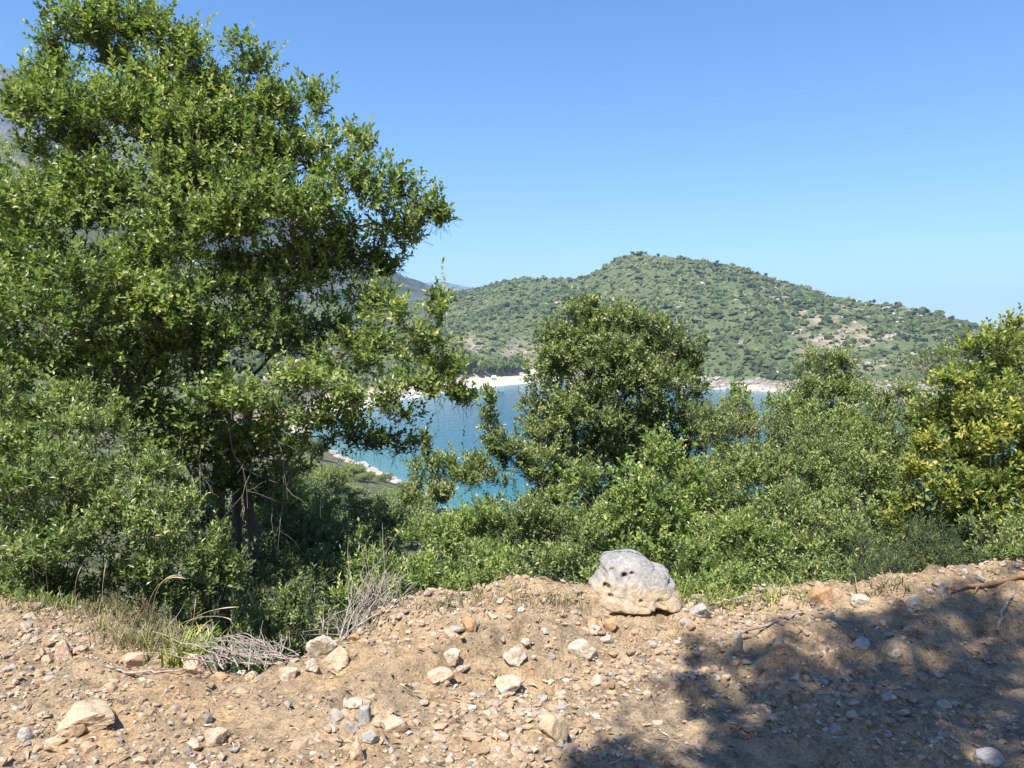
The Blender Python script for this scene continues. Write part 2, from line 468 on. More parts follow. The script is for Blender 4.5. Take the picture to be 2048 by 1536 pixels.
soil = ramp(n, [(.35, (.36, .24, .17)), (.5, (.44, .33, .25)), (.65, (.46, .43, .38))]); l.new(t2.outputs[0], soil.inputs[0])
low = ramp(n, [(.3, (.05, .07, .032)), (.5, (.095, .12, .052)), (.7, (.15, .165, .08))]); l.new(t2.outputs[0], low.inputs[0])
c = mixc(n, l, attr(n, 'bare').outputs['Fac'], low.outputs[0], soil.outputs[0])
rk = ramp(n, [(.35, (.17, .145, .12)), (.5, (.31, .27, .23)), (.62, (.43, .39, .34))]); l.new(t1.outputs[0], rk.inputs[0])
c = mixc(n, l, attr(n, 'rock').outputs['Fac'], c, rk.outputs[0])
sn = ramp(n, [(.35, (.46, .37, .29)), (.65, (.55, .46, .38))]); l.new(t1.outputs[0], sn.inputs[0])
c = mixc(n, l, attr(n, 'sand').outputs['Fac'], c, sn.outputs[0])
c = mixc(n, l, attr(n, 'wash').outputs['Fac'], c, (.62, .59, .55))
l.new(c, b.inputs['Base Color']); b.inputs['Roughness'].default_value = .95; b.inputs['Specular IOR Level'].default_value = .1
bump(n, l, t2.outputs[0], .8, 1.5, b)
wash = beach * sstep(18, 10, run + 2 * shore_n)
obj('headland', mesh_np('headland', HV.reshape(-1, 3), grid_faces(len(upx), len(tt)), m,
                        {'sand': sand.ravel(), 'rock': rockm.ravel(), 'bare': bare.ravel(), 'wash': wash.ravel()}, True), kind='structure')

# ------------------------------------------------------------------ mountains further off
def mountain(name, table, d0, d1, seed, rough, mat, base_z=SEA, n_u=260, n_t=60, u0=-700, u1=1500):
    table = np.array(table, float)
    u = np.linspace(u0, u1, n_u); py = np.interp(u, table[:, 0], table[:, 1])
    zr = np.array([P(a, b_, d1)[2] for a, b_ in zip(u, py)])
    t = np.concatenate([np.linspace(0, 1, n_t), np.linspace(1.05, 1.5, 8)])
    U, T = np.meshgrid(u, t, indexing='ij')
    D = d0 + (d1 - d0) * T
    Xw = (U - 1024) / FPX * D
    H = (zr[:, None] - base_z)
    z = base_z + H * np.where(T <= 1, T ** 1.25, 1 - (T - 1) * 1.2)
    win = np.clip(T * 4, 0, 1) * np.clip(1.25 - T, .25, 1)
    sc = 1.0 / (d1 * .16)
    z = z + H * rough * win * (fbm(Xw * sc, D * sc * 1.0, 0, seed, 6, .55) - .7 * np.abs(fbm(Xw * sc * 1.3 + 9, D * sc * .5, 0, seed + 5, 4)))
    return obj(name, mesh_np(name, np.stack([Xw, D, z], -1).reshape(-1, 3), grid_faces(len(u), len(t)), mat, None, True), kind='structure')

def mountain_mat(name, scale):
    m, n, l, b = mat_new(name)
    pos = geo_pos(n)
    mp = n.new('ShaderNodeMapping'); mp.inputs['Scale'].default_value = (1, 1, .28); l.new(pos, mp.inputs[0])
    t1 = tex_noise(n, l, scale, 7, .65, mp.outputs[0], .3); t2 = tex_noise(n, l, scale * 7, 6, .7, pos)
    rk = ramp(n, [(.3, (.07, .066, .06)), (.5, (.13, .125, .115)), (.68, (.24, .232, .215))]); l.new(t2.outputs[0], rk.inputs[0])
    gr = ramp(n, [(.35, (.02, .03, .016)), (.6, (.042, .056, .028))]); l.new(t2.outputs[0], gr.inputs[0])
    f = ramp(n, [(.44, (0, 0, 0)), (.56, (1, 1, 1))]); l.new(t1.outputs[0], f.inputs[0])
    c = mixc(n, l, f.outputs[0], gr.outputs[0], rk.outputs[0])
    l.new(c, b.inputs['Base Color']); b.inputs['Roughness'].default_value = 1; b.inputs['Specular IOR Level'].default_value = .05
    bump(n, l, t2.outputs[0], 1, 12, b)
    return m
mountain('mountain', [(-700, 40), (-200, 90), (0, 122), (60, 138), (120, 165), (300, 240), (500, 345), (700, 475), (780, 536), (810, 552), (840, 560), (865, 573), (890, 580), (930, 604), (1000, 640), (1500, 670)],
         800, 1450, 201, .16, mountain_mat('mountain_rock', .008), u0=-260)
mountain('distant_mountain', [(-700, 600), (400, 592), (700, 585), (800, 572), (850, 564), (885, 561), (920, 570), (960, 578), (1050, 590), (1200, 606), (1500, 640)],
         3600, 5000, 301, .10, mountain_mat('distant_rock', .002), n_u=200, n_t=40, u0=-200)

# ------------------------------------------------------------------ scrub on the headland: nobody could count it
def ico(sub):
    import bmesh
    bm = bmesh.new(); bmesh.ops.create_icosphere(bm, subdivisions=sub, radius=1)
    bm.verts.ensure_lookup_table()
    v = np.array([q.co[:] for q in bm.verts]); f = np.array([[q.index for q in fc.verts] for fc in bm.faces])
    bm.free(); return v, f
ICO1 = ico(1); ICO2 = ico(2); ICO3 = ico(3); ICO4 = ico(4)

def grid_sample(HV, weights, num, rg):
    """random points on a structured grid surface, with per-cell probability weights"""
    nu, nv = HV.shape[:2]
    a, b_, c_ = HV[:-1, :-1], HV[1:, :-1], HV[:-1, 1:]
    area = np.linalg.norm(np.cross(b_ - a, c_ - a), axis=-1)
    wgt = area * weights[:-1, :-1]
    idx = rg.choice(wgt.size, num, p=(wgt / wgt.sum()).ravel())
    i, j = np.divmod(idx, nv - 1)
    u = rg.random(num)[:, None]; v = rg.random(num)[:, None]
    p = HV[i, j] * (1 - u) * (1 - v) + HV[i + 1, j] * u * (1 - v) + HV[i, j + 1] * (1 - u) * v + HV[i + 1, j + 1] * u * v
    return p, i, j

rg = np.random.default_rng(21)
dens = (1 - sand) * (1 - rockm) * (1 - .7 * bare) * sstep(.02, .06, T) * sstep(1.06, 1.0, T) * sstep(250, 420, U) * sstep(2500, 2300, U) * (g > .004)
dens = dens * np.clip(.75 + .9 * fbm(XW * .045, YW * .045, 0, 151, 4), .3, 1.4)
VV = []; FF = []; TT = []; PX = []; PP = []; off = 0
for NB, sub_, (ga, gb), rmax, jt in ((1500, 2, (6, .33), 4.2, .26), (16500, 1, (5, .27), 2.8, .3)):
    p, ii, jj = grid_sample(HV, dens, NB, rg)
    bv2, bf2 = ico(sub_)
    keep = bv2[:, 2] > (-.3 if sub_ == 2 else -.6)        # open dome, its underside is never seen
    remap = -np.ones(len(bv2), int); remap[keep] = np.arange(keep.sum())
    bf2 = remap[bf2[(keep[bf2]).all(1)]]; bv2 = bv2[keep]
    nb = len(bv2)
    rad = rg.gamma(ga, gb, NB).clip(.8, rmax)
    jit = 1 + rg.normal(0, jt, (NB, nb, 1))
    rot = rg.random(NB) * 6.28
    cs, sn_ = np.cos(rot)[:, None], np.sin(rot)[:, None]
    q = bv2[None] * jit
    q = np.stack([q[..., 0] * cs - q[..., 1] * sn_, q[..., 0] * sn_ + q[..., 1] * cs, q[..., 2] * rg.uniform(.6, 1.05, (NB, 1))], -1)
    VV.append((p[:, None] + q * rad[:, None, None] + np.array([0, 0, .25]) * rad[:, None, None]).reshape(-1, 3))
    FF.append((bf2[None] + (np.arange(NB) * nb)[:, None, None]).reshape(-1, 3) + off); off += NB * nb
    patch = fbm(p[:, 0] * .02, p[:, 1] * .02, 0, 131, 3)
    TT.append(np.repeat(np.clip(.5 + .4 * patch + rg.normal(0, .22, NB) - .2 * sstep(1350, 1800, upx[ii]), 0, 1), nb))
vv = np.concatenate(VV); ff = np.concatenate(FF); tint = np.concatenate(TT)
m, n, l, b = mat_new('scrub_leaf')
r = ramp(n, [(0, (.04, .058, .028)), (.5, (.11, .138, .055)), (1, (.19, .21, .085))]); l.new(attr(n, 'tint').outputs['Fac'], r.inputs[0])
t1 = tex_noise(n, l, 1.6, 5, .75, geo_pos(n)); r2 = ramp(n, [(.3, (.45, .45, .45)), (.6, (1.15, 1.15, 1.1))]); l.new(t1.outputs[0], r2.inputs[0])
l.new(mixc(n, l, 1.0, r.outputs[0], r2.outputs[0], 'MULTIPLY'), b.inputs['Base Color']); b.inputs['Roughness'].default_value = .8; b.inputs['Specular IOR Level'].default_value = .2
bump(n, l, t1.outputs[0], 1, .8, b)
M['scrub_leaf'] = m
o = obj('hillside_scrub', mesh_np('hillside_scrub', vv, ff, m, {'tint': tint}, False), kind='stuff')
o['label'] = 'dense green scrub covering the headland across the bay'; o['category'] = 'scrub'

# boulders and outcrops strewn over the headland (shore rock and scree)
NR = 1900
dens = np.clip((1 - sand) * (rockm * 1.3 + bare * .6 + .02) * sstep(-.02, .005, T) * sstep(1.02, .98, T) * sstep(380, 600, U) * sstep(2400, 2200, U), 0, None)
p, ii, jj = grid_sample(HV, dens, NR, rg)
iv, if_ = ico(1)
rad = rg.gamma(2.2, .42, NR).clip(.4, 2.6)
q = iv[None] * (1 + rg.normal(0, .12, (NR, len(iv), 1))) * rg.uniform(.6, 1.3, (NR, 1, 3)) * np.array([1.2, 1.2, .6])
vv = p[:, None] + q * rad[:, None, None]
ff = (if_[None] + (np.arange(NR) * len(iv))[:, None, None]).reshape(-1, 3)
pal = np.array([(.34, .30, .26), (.29, .28, .265), (.33, .26, .21), (.38, .35, .31)])
col = np.repeat(pal[rg.integers(0, 4, NR)], len(iv), 0)
o = obj('hillside_rocks', mesh_np('hillside_rocks', vv.reshape(-1, 3), ff, M['gravel'], {'col': col}, False), kind='stuff')
o['label'] = 'pale rocks strewn along the far shore and hillside'; o['category'] = 'rocks'

# ------------------------------------------------------------------ haze
hb = np.array([(x, y, z_) for x in (-9000, 9000) for y in (-2500, 9500) for z_ in (-32, 640)], float)
hf = np.array([(0, 1, 3, 2), (4, 6, 7, 5), (0, 4, 5, 1), (2, 3, 7, 6), (0, 2, 6, 4), (1, 5, 7, 3)])
m = bpy.data.materials.new('haze'); m.use_nodes = True
n = m.node_tree.nodes; l = m.node_tree.links
n.remove(n['Principled BSDF'])
pv = n.new('ShaderNodeVolumePrincipled'); pv.inputs['Color'].default_value = (.45, .70, 1, 1); pv.inputs['Density'].default_value = .00018
pv.inputs['Anisotropy'].default_value = 0.0
l.new(pv.outputs[0], n['Material Output'].inputs['Volume'])
HAZE = True
if HAZE:
    o = obj('haze', mesh_np('haze', hb, hf, m), kind='stuff')
    o['label'] = 'thin blue summer haze over the bay'; o['category'] = 'haze'

# ------------------------------------------------------------------ plants
def norm(a): return a / (np.linalg.norm(a, axis=-1, keepdims=True) + 1e-9)

def leaves(base, dirn, up, length, width, tint, rich, fold=.18):
    """leaf blades folded along the midrib; rich = two quads, else two triangles"""
    n_ = up - dirn * np.sum(up * dirn, -1, keepdims=True); n_ = norm(n_)
    wv = np.cross(dirn, n_)
    L = length[:, None]; W = width[:, None]
    if rich:
        def pt(t, s): return base + dirn * L * t + wv * W * s + n_ * (W * fold * abs(s) * 2 - L * .12 * t * t)
        vs = np.stack([pt(0, 0), pt(.3, .45), pt(.7, .42), pt(1, 0), pt(.7, -.42), pt(.3, -.45)], 1)
        o_ = (np.arange(len(base)) * 6)[:, None]
        f = np.concatenate([o_ + np.array([0, 1, 2, 3]), o_ + np.array([0, 3, 4, 5])])
        return vs.reshape(-1, 3), f, np.repeat(tint, 6)
    vs = np.stack([base, base + dirn * L * .5 + wv * W * .55 + n_ * W * fold, base + dirn * L - n_ * L * .1, base + dirn * L * .5 - wv * W * .55 + n_ * W * fold], 1)
    o_ = (np.arange(len(base)) * 4)[:, None]
    f = np.concatenate([o_ + np.array([0, 1, 2]), o_ + np.array([0, 2, 3])])
    return vs.reshape(-1, 3), f, np.repeat(tint, 4)

def lobe(px, py, rx, rz_, d, ry=None, wgt=1.0, dt=0.0):
    c = P(px, py, d)
    a = rx / FPX * d; b_ = rz_ / FPX * d
    return (c[0], c[1], c[2], a, ry if ry else (a + b_) * .55, b_, wgt, dt)

def plant(name, label, cat, lobes, base, leaf='leaf_oak', leaf_len=.07, leaf_w=.03, lai=3.2, per=14, sprig=.22, rich=False, seed=1, bark_='bark',
          stems=1, trunk_r=.09, upright=.45, group=None, sub=5, thick=1.0, lump=.4, gap=.12, fork=None, twigs=True, skirt=False, swell=1.0, clump=.8, core=.16):
    rg = np.random.default_rng(seed)
    L = np.array(lobes, float)
    base = np.asarray(base, float)
    L[:, 3:6] *= swell
    if skirt:                                   # foliage reaches down to the ground
        ex = []
        for q in L:
            gz = ground_z(q[0], q[1]); bot = q[2] - q[5] * .8
            if bot > gz + .25:
                hgt = (bot - gz) / 2
                nn_ = max(1, int(round(hgt / max(q[5], .2) * .7)))
                for k_ in range(nn_):
                    zc = gz + (k_ + .5) * (bot - gz) / nn_
                    ex.append((q[0] + rg.normal(0, .15), q[1] + rg.normal(.1, .15), zc, q[3] * 1.0, q[4] * .9, (bot - gz) / nn_ * .62, .35, q[7] - .05))
        if ex: L = np.concatenate([L, np.array(ex)])
    # --- break every lobe into uneven clumps
    ex = []; own = []
    for k_, q in enumerate(L):
        m_ = int(np.clip(5 + 9 * max(q[3], q[5]), 5, 12)) if q[3] > .12 else 3
        for c_ in range(m_):
            u_ = norm(rg.normal(0, 1, 3)); u_[2] = abs(u_[2]) if rg.random() < .35 else u_[2]
            f_ = rg.uniform(.3, .95); r_ = rg.uniform(.24, .43) if name.endswith('_shrub') else rg.uniform(.26, .52)
            ex.append((*(q[:3] + u_ * q[3:6] * f_), *(q[3:6] * r_ * rg.uniform(.8, 1.2, 3)), q[6] * clump, q[7] + rg.normal(0, .1))); own.append(k_)
    nl0 = len(L); own = np.concatenate([np.arange(nl0), own]).astype(int)
    L0 = L.copy(); L[:, 6] *= core * (.55 if name.endswith('_shrub') else 1)
    L = np.concatenate([L, np.array(ex)])
    # --- sprigs through the lobes, denser towards the outside
    area = np.pi * (L[:, 3] * L[:, 5] + L[:, 3] * L[:, 4] * .6)
    la = leaf_len * leaf_w * .62
    ns = np.maximum((area * lai * L[:, 6] / la / per).astype(int), 6)
    lid = np.repeat(np.arange(len(L)), ns)
    dv = norm(rg.normal(0, 1, (len(lid), 3)))
    dv[:, 2] = np.where(dv[:, 2] < -.35, -dv[:, 2] * .7, dv[:, 2]); dv = norm(dv)
    c0 = L[lid, :3]; rad = L[lid, 3:6]
    ln = noise(dv[:, 0] * 2.3 + lid * 3.7, dv[:, 1] * 2.3 + lid * 1.3, dv[:, 2] * 2.3, seed)
    rr = rg.random(len(lid)) ** .42 * (1 + lump * ln)
    pos = c0 + dv * rad * rr[:, None]
    gp_ = noise(pos[:, 0] * 3.1, pos[:, 1] * 3.1, pos[:, 2] * 3.1, seed + 3)
    ok = (gp_ > -1 + gap * 4.0 * rg.random(len(lid))) & ((dv[:, 1] < .25) | (rg.random(len(lid)) < .45))
    pos, dv, lid, ln = pos[ok], dv[ok], lid[ok], ln[ok]
    ns_ = len(pos)
    axis = norm(dv * .75 + np.array([0, 0, upright]) + rg.normal(0, .38, (ns_, 3)))
    sl = sprig * rg.uniform(.6, 1.35, ns_)
    shoot = (rg.random(ns_) < .025) & (dv[:, 2] > .1)
    sl = np.where(shoot, sl * 1.9, sl); axis[shoot] = norm(axis[shoot] + np.array([0, 0, 1.0])); pos = pos + axis * (shoot * sl * .45)[:, None]
    p0 = pos - axis * (sl * .5)[:, None]
    perp = norm(np.cross(axis, rg.normal(0, 1, (ns_, 3))))
    perp2 = np.cross(axis, perp)
    k = np.tile(np.arange(per), ns_); s = np.repeat(np.arange(ns_), per)
    t = (k + rg.random(len(k)) * .8) / per
    ph = k * 2.39996 + rg.random(len(k)) * .6
    radial = perp[s] * np.cos(ph)[:, None] + perp2[s] * np.sin(ph)[:, None]
    ang = np.interp(t, [0, 1], [1.35, .45]) + rg.normal(0, .2, len(k))
    d_ = norm(axis[s] * np.cos(ang)[:, None] + radial * np.sin(ang)[:, None] + np.array([0, 0, .08]))
    up = norm(axis[s] * .8 + np.array([0, 0, .7]) + rg.normal(0, .45, (len(k), 3)))
    bpos = p0[s] + axis[s] * (sl[s] * t)[:, None]
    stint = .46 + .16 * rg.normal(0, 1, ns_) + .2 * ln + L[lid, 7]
    tint = np.clip(stint[s] + 0.19 * rg.normal(0, 1, len(k)) + .12 * (t - .5), 0, 1)
    ll = leaf_len * rg.uniform(.6, 1.25, len(k)); lw = leaf_w * rg.uniform(.7, 1.2, len(k))
    if rich:                                    # finer blades on the side that faces the road
        nearside = dv[s, 1] < .1
        V, F, A = leaves(bpos[nearside], d_[nearside], up[nearside], ll[nearside], lw[nearside], tint[nearside], True)
        b_s = ~nearside
        V2, F2, A2 = leaves(bpos[b_s], d_[b_s], up[b_s], ll[b_s], lw[b_s], tint[b_s], False)
        F2 = F2 + len(V); V = np.concatenate([V, V2]); A = np.concatenate([A, A2])
        faces = [F, F2]; mi = [np.zeros(len(F) + len(F2), int)]
    else:
        V, F, A = leaves(bpos, d_, up, ll, lw, tint, rich)
        faces = [F]; mi = [np.zeros(len(F), int)]
    if twigs:
        tw = leaf_len * .035
        a_ = perp * tw; b_ = perp2 * tw
        q0 = p0 - axis * (sl * .5)[:, None]; q1 = p0 + axis * sl[:, None]
        tv = np.stack([q0 + a_, q0 - a_ * .5 + b_ * .87, q0 - a_ * .5 - b_ * .87, q1], 1).reshape(-1, 3)
        o_ = (np.arange(ns_) * 4)[:, None] + len(V)
        tf = np.concatenate([o_ + np.array([0, 1, 3]), o_ + np.array([1, 2, 3]), o_ + np.array([2, 0, 3])])
        if rich:
            faces.append(tf)
        else:
            faces = [np.concatenate([F, tf])]
        V = np.concatenate([V, tv]); A = np.concatenate([A, np.zeros(len(tv))]); mi.append(np.ones(len(tf), int))
    lid = own[lid]; L = L0; area = np.pi * (L[:, 3] * L[:, 5] + L[:, 3] * L[:, 4] * .6)
    root = thing(name, label, cat, tuple(base), group)
    me = mesh_np('crown', V - base, faces, [M[leaf], M[bark_]], {'tint': A}, False, np.concatenate(mi))
    obj('crown', me, root, kind='stuff')
    # --- trunk(s) and branches
    cen = np.average(L[:, :3], axis=0, weights=area)
    tops = []
    for s_ in range(stems):
        tgt = cen * .55 + base * .45 if fork is None else np.asarray(fork, float)
        tgt = tgt + rg.normal(0, .16 * max(L[:, 3].mean(), .2) * (stems > 1) * 2, 3) * np.array([1, 1, .3])
        tgt[2] = max(tgt[2], base[2] + .15)
        st = base + np.array([rg.normal(0, .07), rg.normal(0, .07), 0]) * (stems > 1)
        st = st - np.array([0, 0, .25])
        pth = wiggle(st, tgt, 9, .05, rg)
        v_, f_ = tubes([(pth, np.linspace(trunk_r, trunk_r * .6, 9) * (1 + .5 * np.exp(-np.arange(9) * 1.1)))], 8)
        obj('trunk' if stems == 1 else 'stem', mesh_np('trunk', v_ - base, f_, M[bark_], None, True), root)
        tops.append(pth)
    up_pts = [q for pth in tops for q in pth[(4 if stems == 1 else 2):]]
    nodes = [(q, 0.0, 1.0) for q in up_pts]                    # point, path length from the trunk, relative thickness
    todo = sorted(range(len(L)), key=lambda k_: min(np.linalg.norm(L[k_, :3] - q) for q in up_pts))
    for li in todo:
        b0 = L[li, :3] + rg.normal(0, .12, 3) * L[li, 3:6]
        best = min(nodes, key=lambda q: np.linalg.norm(q[0] - b0) + .25 * q[1])
        a0, ln0, th0 = best
        n_ = 9
        br = wiggle(a0, b0, n_, .10, rg, .05)
        r0 = trunk_r * .5 * thick * th0
        r1 = max(r0 * .5, .004)
        paths = [(br, np.linspace(r0, r1, n_))]
        dl = np.linalg.norm(b0 - a0)
        for k_ in range(3, n_):
            nodes.append((br[k_], ln0 + dl * k_ / (n_ - 1), th0 * (1 - .45 * k_ / (n_ - 1))))
        cand = np.where(lid == li)[0]
        if len(cand):
            for q in rg.choice(cand, min(sub, len(cand)), replace=False):
                jj_ = rg.integers(2, n_)
                bb = wiggle(br[jj_], pos[q], 6, .12, rg, .04)
                paths.append((bb, np.linspace(r1 * .7, r1 * .22, 6)))
        v_, f_ = tubes(paths, 5)
        obj('branch', mesh_np('branch', v_ - base, f_, M[bark_], None, True), root)
    return root

def gbase(px, d, dz=0.0):
    x = (px - 1024) / FPX * d
    return (x, d, ground_z(x, d) + dz)

# the big tree on the left
A_L = [lobe(*q) for q in [
    (180, 80, 95, 75, 8.9), (215, 45, 60, 45, 8.9), (100, 165, 62, 66, 8.7), (95, 95, 40, 45, 8.8), (290, 110, 85, 85, 9.0), (280, 60, 40, 40, 9.0), (420, 140, 66, 82, 8.8), (510, 145, 52, 66, 8.9), (545, 215, 50, 60, 8.8), (150, 215, 95, 66, 8.6), (255, 200, 90, 66, 8.7), (360, 110, 50, 50, 8.9), (330, 380, 110, 80, 8.2), (240, 380, 100, 80, 8.2), (340, 190, 90, 80, 8.7), (540, 330, 80, 80, 8.6), (470, 370, 100, 90, 8.5), (480, 250, 100, 80, 8.8), (370, 290, 140, 110, 8.5),
    (190, 270, 130, 110, 8.4), (130, 350, 95, 95, 8.4), (632, 205, 36, 46, 8.9, .3, .7), (610, 275, 60, 60, 8.9, .4, .7), (600, 340, 85, 80, 8.7), (705, 290, 42, 52, 8.7), (700, 390, 95, 85, 8.5), (795, 370, 46, 50, 8.6),
    (840, 425, 55, 42, 8.5), (875, 432, 26, 26, 8.5), (790, 470, 70, 55, 8.6), (550, 450, 140, 120, 8.2), (350, 460, 170, 130, 7.9), (150, 470, 150, 140, 8.0), (50, 600, 120, 130, 7.8), (250, 610, 170, 120, 7.6),
    (500, 590, 130, 95, 8.4, None, 1), (640, 540, 115, 66, 8.8, None, 1), (740, 530, 62, 40, 8.9), (650, 490, 70, 55, 8.6), (600, 560, 70, 55, 8.5, None, .8), (420, 700, 150, 95, 7.9), (150, 740, 140, 110, 7.7), (300, 780, 130, 90, 7.7),
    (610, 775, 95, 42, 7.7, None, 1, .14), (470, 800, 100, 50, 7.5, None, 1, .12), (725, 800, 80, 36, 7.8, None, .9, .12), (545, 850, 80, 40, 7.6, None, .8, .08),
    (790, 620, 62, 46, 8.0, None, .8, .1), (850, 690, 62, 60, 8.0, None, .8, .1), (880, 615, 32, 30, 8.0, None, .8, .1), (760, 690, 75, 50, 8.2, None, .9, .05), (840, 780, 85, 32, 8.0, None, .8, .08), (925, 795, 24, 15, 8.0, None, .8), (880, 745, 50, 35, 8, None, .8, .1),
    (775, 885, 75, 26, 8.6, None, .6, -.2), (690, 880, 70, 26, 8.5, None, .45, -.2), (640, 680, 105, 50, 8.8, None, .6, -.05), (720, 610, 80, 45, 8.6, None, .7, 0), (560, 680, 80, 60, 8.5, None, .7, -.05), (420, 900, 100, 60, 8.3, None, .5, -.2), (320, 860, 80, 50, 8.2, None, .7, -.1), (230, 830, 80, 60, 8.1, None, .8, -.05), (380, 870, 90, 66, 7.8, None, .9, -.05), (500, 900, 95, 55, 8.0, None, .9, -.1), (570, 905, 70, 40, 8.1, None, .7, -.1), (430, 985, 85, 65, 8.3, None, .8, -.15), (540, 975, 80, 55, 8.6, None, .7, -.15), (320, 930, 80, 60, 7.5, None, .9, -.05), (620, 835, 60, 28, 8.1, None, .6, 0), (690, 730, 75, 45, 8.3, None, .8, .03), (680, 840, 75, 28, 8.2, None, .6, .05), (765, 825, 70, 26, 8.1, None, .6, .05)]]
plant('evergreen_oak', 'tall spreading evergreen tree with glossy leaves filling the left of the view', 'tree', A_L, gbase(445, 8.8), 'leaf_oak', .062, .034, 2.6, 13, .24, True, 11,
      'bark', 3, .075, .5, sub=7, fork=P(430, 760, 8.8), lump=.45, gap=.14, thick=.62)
# tree at the left edge, behind
C_L = [lobe(*q) for q in [(-10, 400, 75, 90, 10.5), (-60, 520, 110, 130, 10.5), (-20, 680, 100, 90, 10), (30, 400, 40, 40, 10.6), (40, 470, 70, 80, 10.8), (-90, 380, 80, 90, 11)]]
plant('small_oak', 'half hidden evergreen tree at the left edge behind the tallest tree', 'tree', C_L, gbase(-60, 10.8), 'leaf_holm', .08, .04, 1.3, 12, .24, False, 12, 'bark', 1, .1, skirt=True, swell=1.12)
# mastic bush on the verge, left
B_L = [lobe(*q) for q in [(50, 830, 110, 85, 6.9), (200, 870, 90, 62, 6.6), (110, 970, 140, 95, 6.4), (300, 960, 80, 60, 6.5), (345, 1045, 90, 70, 6.2), (220, 1070, 140, 80, 6.1), (405, 1120, 62, 42, 6.1), (80, 1110, 120, 62, 6.0), (430, 1075, 24, 28, 6.1), (455, 1140, 28, 22, 6.1), (300, 1130, 90, 40, 6.0), (20, 930, 100, 80, 6.6), (170, 800, 60, 40, 6.9)]]
plant('mastic_shrub', 'big rounded bush with small blue green leaflets at the left verge', 'shrub', B_L, gbase(200, 6.6), 'leaf_mastic', .052, .021, 2.5, 14, .17, False, 13, 'bark', 5, .03, .6, thick=.7, skirt=True, swell=1.12)
# shaded shrubs down in the gully
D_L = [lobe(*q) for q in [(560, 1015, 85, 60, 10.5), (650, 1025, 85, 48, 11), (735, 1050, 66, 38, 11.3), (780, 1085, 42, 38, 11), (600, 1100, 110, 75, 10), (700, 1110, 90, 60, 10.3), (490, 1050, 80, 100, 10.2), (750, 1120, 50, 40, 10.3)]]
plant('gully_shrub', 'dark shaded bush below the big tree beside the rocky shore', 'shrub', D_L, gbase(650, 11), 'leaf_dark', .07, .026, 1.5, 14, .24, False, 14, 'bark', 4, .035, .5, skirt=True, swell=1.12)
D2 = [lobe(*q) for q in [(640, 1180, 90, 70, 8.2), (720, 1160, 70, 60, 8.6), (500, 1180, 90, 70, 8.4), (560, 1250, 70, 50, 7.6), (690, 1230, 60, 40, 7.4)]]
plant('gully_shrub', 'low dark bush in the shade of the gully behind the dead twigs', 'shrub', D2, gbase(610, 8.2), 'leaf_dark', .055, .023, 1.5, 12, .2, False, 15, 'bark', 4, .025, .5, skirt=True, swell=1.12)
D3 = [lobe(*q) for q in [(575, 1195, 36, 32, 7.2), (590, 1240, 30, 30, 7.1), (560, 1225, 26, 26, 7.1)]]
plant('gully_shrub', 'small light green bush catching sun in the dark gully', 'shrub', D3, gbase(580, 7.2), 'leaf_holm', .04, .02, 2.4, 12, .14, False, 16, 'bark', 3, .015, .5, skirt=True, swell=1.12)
# centre tree
E_L = [lobe(*q) for q in [(1130, 690, 52, 62, 16), (1158, 640, 32, 38, 16, None, .8), (1180, 612, 14, 22, 16, .2, .5), (1265, 665, 78, 45, 16), (1330, 705, 60, 50, 16), (1205, 740, 100, 70, 15.6), (1100, 755, 55, 55, 15.8), (1290, 780, 85, 62, 15.6), (1362, 760, 42, 50, 16), (1085, 810, 40, 40, 15.6),
    (1170, 830, 60, 50, 15.2), (1230, 640, 50, 30, 16.2), (1300, 850, 75, 50, 16.3, None, .8, -.15), (1230, 900, 60, 50, 15.8, None, .8, -.15), (1390, 730, 22, 26, 16)]]
plant('holm_oak', 'round crowned evergreen tree standing alone before the bay', 'tree', E_L, gbase(1230, 16.3), 'leaf_holm', .085, .045, 2.0, 12, .26, False, 21, 'bark', 1, .14, .5, skirt=True, swell=1.12, core=.5)
# sprigged bush left of it
F_L = [lobe(*q) for q in [(860, 945, 44, 38, 13.6), (925, 935, 52, 36, 13.6), (975, 850, 22, 40, 13.6, None, .9), (985, 890, 34, 30, 13.6), (1010, 905, 40, 36, 13.8), (1060, 935, 55, 50, 14.0), (1120, 960, 65, 55, 14.2), (850, 890, 14, 22, 13.6, None, .8), (980, 800, 12, 18, 13.6, None, .7), (880, 985, 50, 28, 13.2), (830, 1000, 28, 28, 13.2), (1100, 880, 50, 50, 15.1), (960, 960, 60, 36, 13.2)]]
plant('arbutus_shrub', 'bush with upright leafy shoots in front of the blue water', 'shrub', F_L, gbase(1010, 13.8), 'leaf_holm', .08, .036, 3.6, 12, .24, False, 22, 'bark', 4, .035, .8, swell=1.12)
# green low bushes at the berm
G_L = [lobe(*q) for q in [(760, 1140, 60, 42, 6.9), (845, 1095, 80, 55, 7.4), (950, 1070, 90, 60, 7.9), (800, 1175, 60, 30, 6.4), (890, 1150, 90, 45, 6.7), (715, 1185, 34, 24, 6.5), (980, 1130, 80, 45, 7.0), (690, 1200, 22, 14, 6.4)]]
plant('mastic_shrub', 'bright green low bush beside the grey dead brushwood', 'shrub', G_L, gbase(870, 7.2), 'leaf_green', .05, .02, 3.0, 13, .17, False, 23, 'bark', 5, .025, .6, thick=.7, skirt=True, swell=1.12)
G2 = [lobe(*q) for q in [(1080, 1060, 90, 62, 7.9), (1130, 1130, 75, 50, 7.0), (1050, 1150, 70, 40, 6.7), (1160, 1080, 60, 55, 7.7), (1020, 1020, 70, 45, 8.6), (1180, 1165, 30, 30, 6.4)]]
plant('scrub_shrub', 'bush tinged with reddish brown shoots left of the boulder', 'shrub', G2, gbase(1090, 7.6), 'leaf_scrub', .045, .02, 2.8, 13, .17, False, 24, 'bark', 5, .025, .6, thick=.7, skirt=True, swell=1.12)
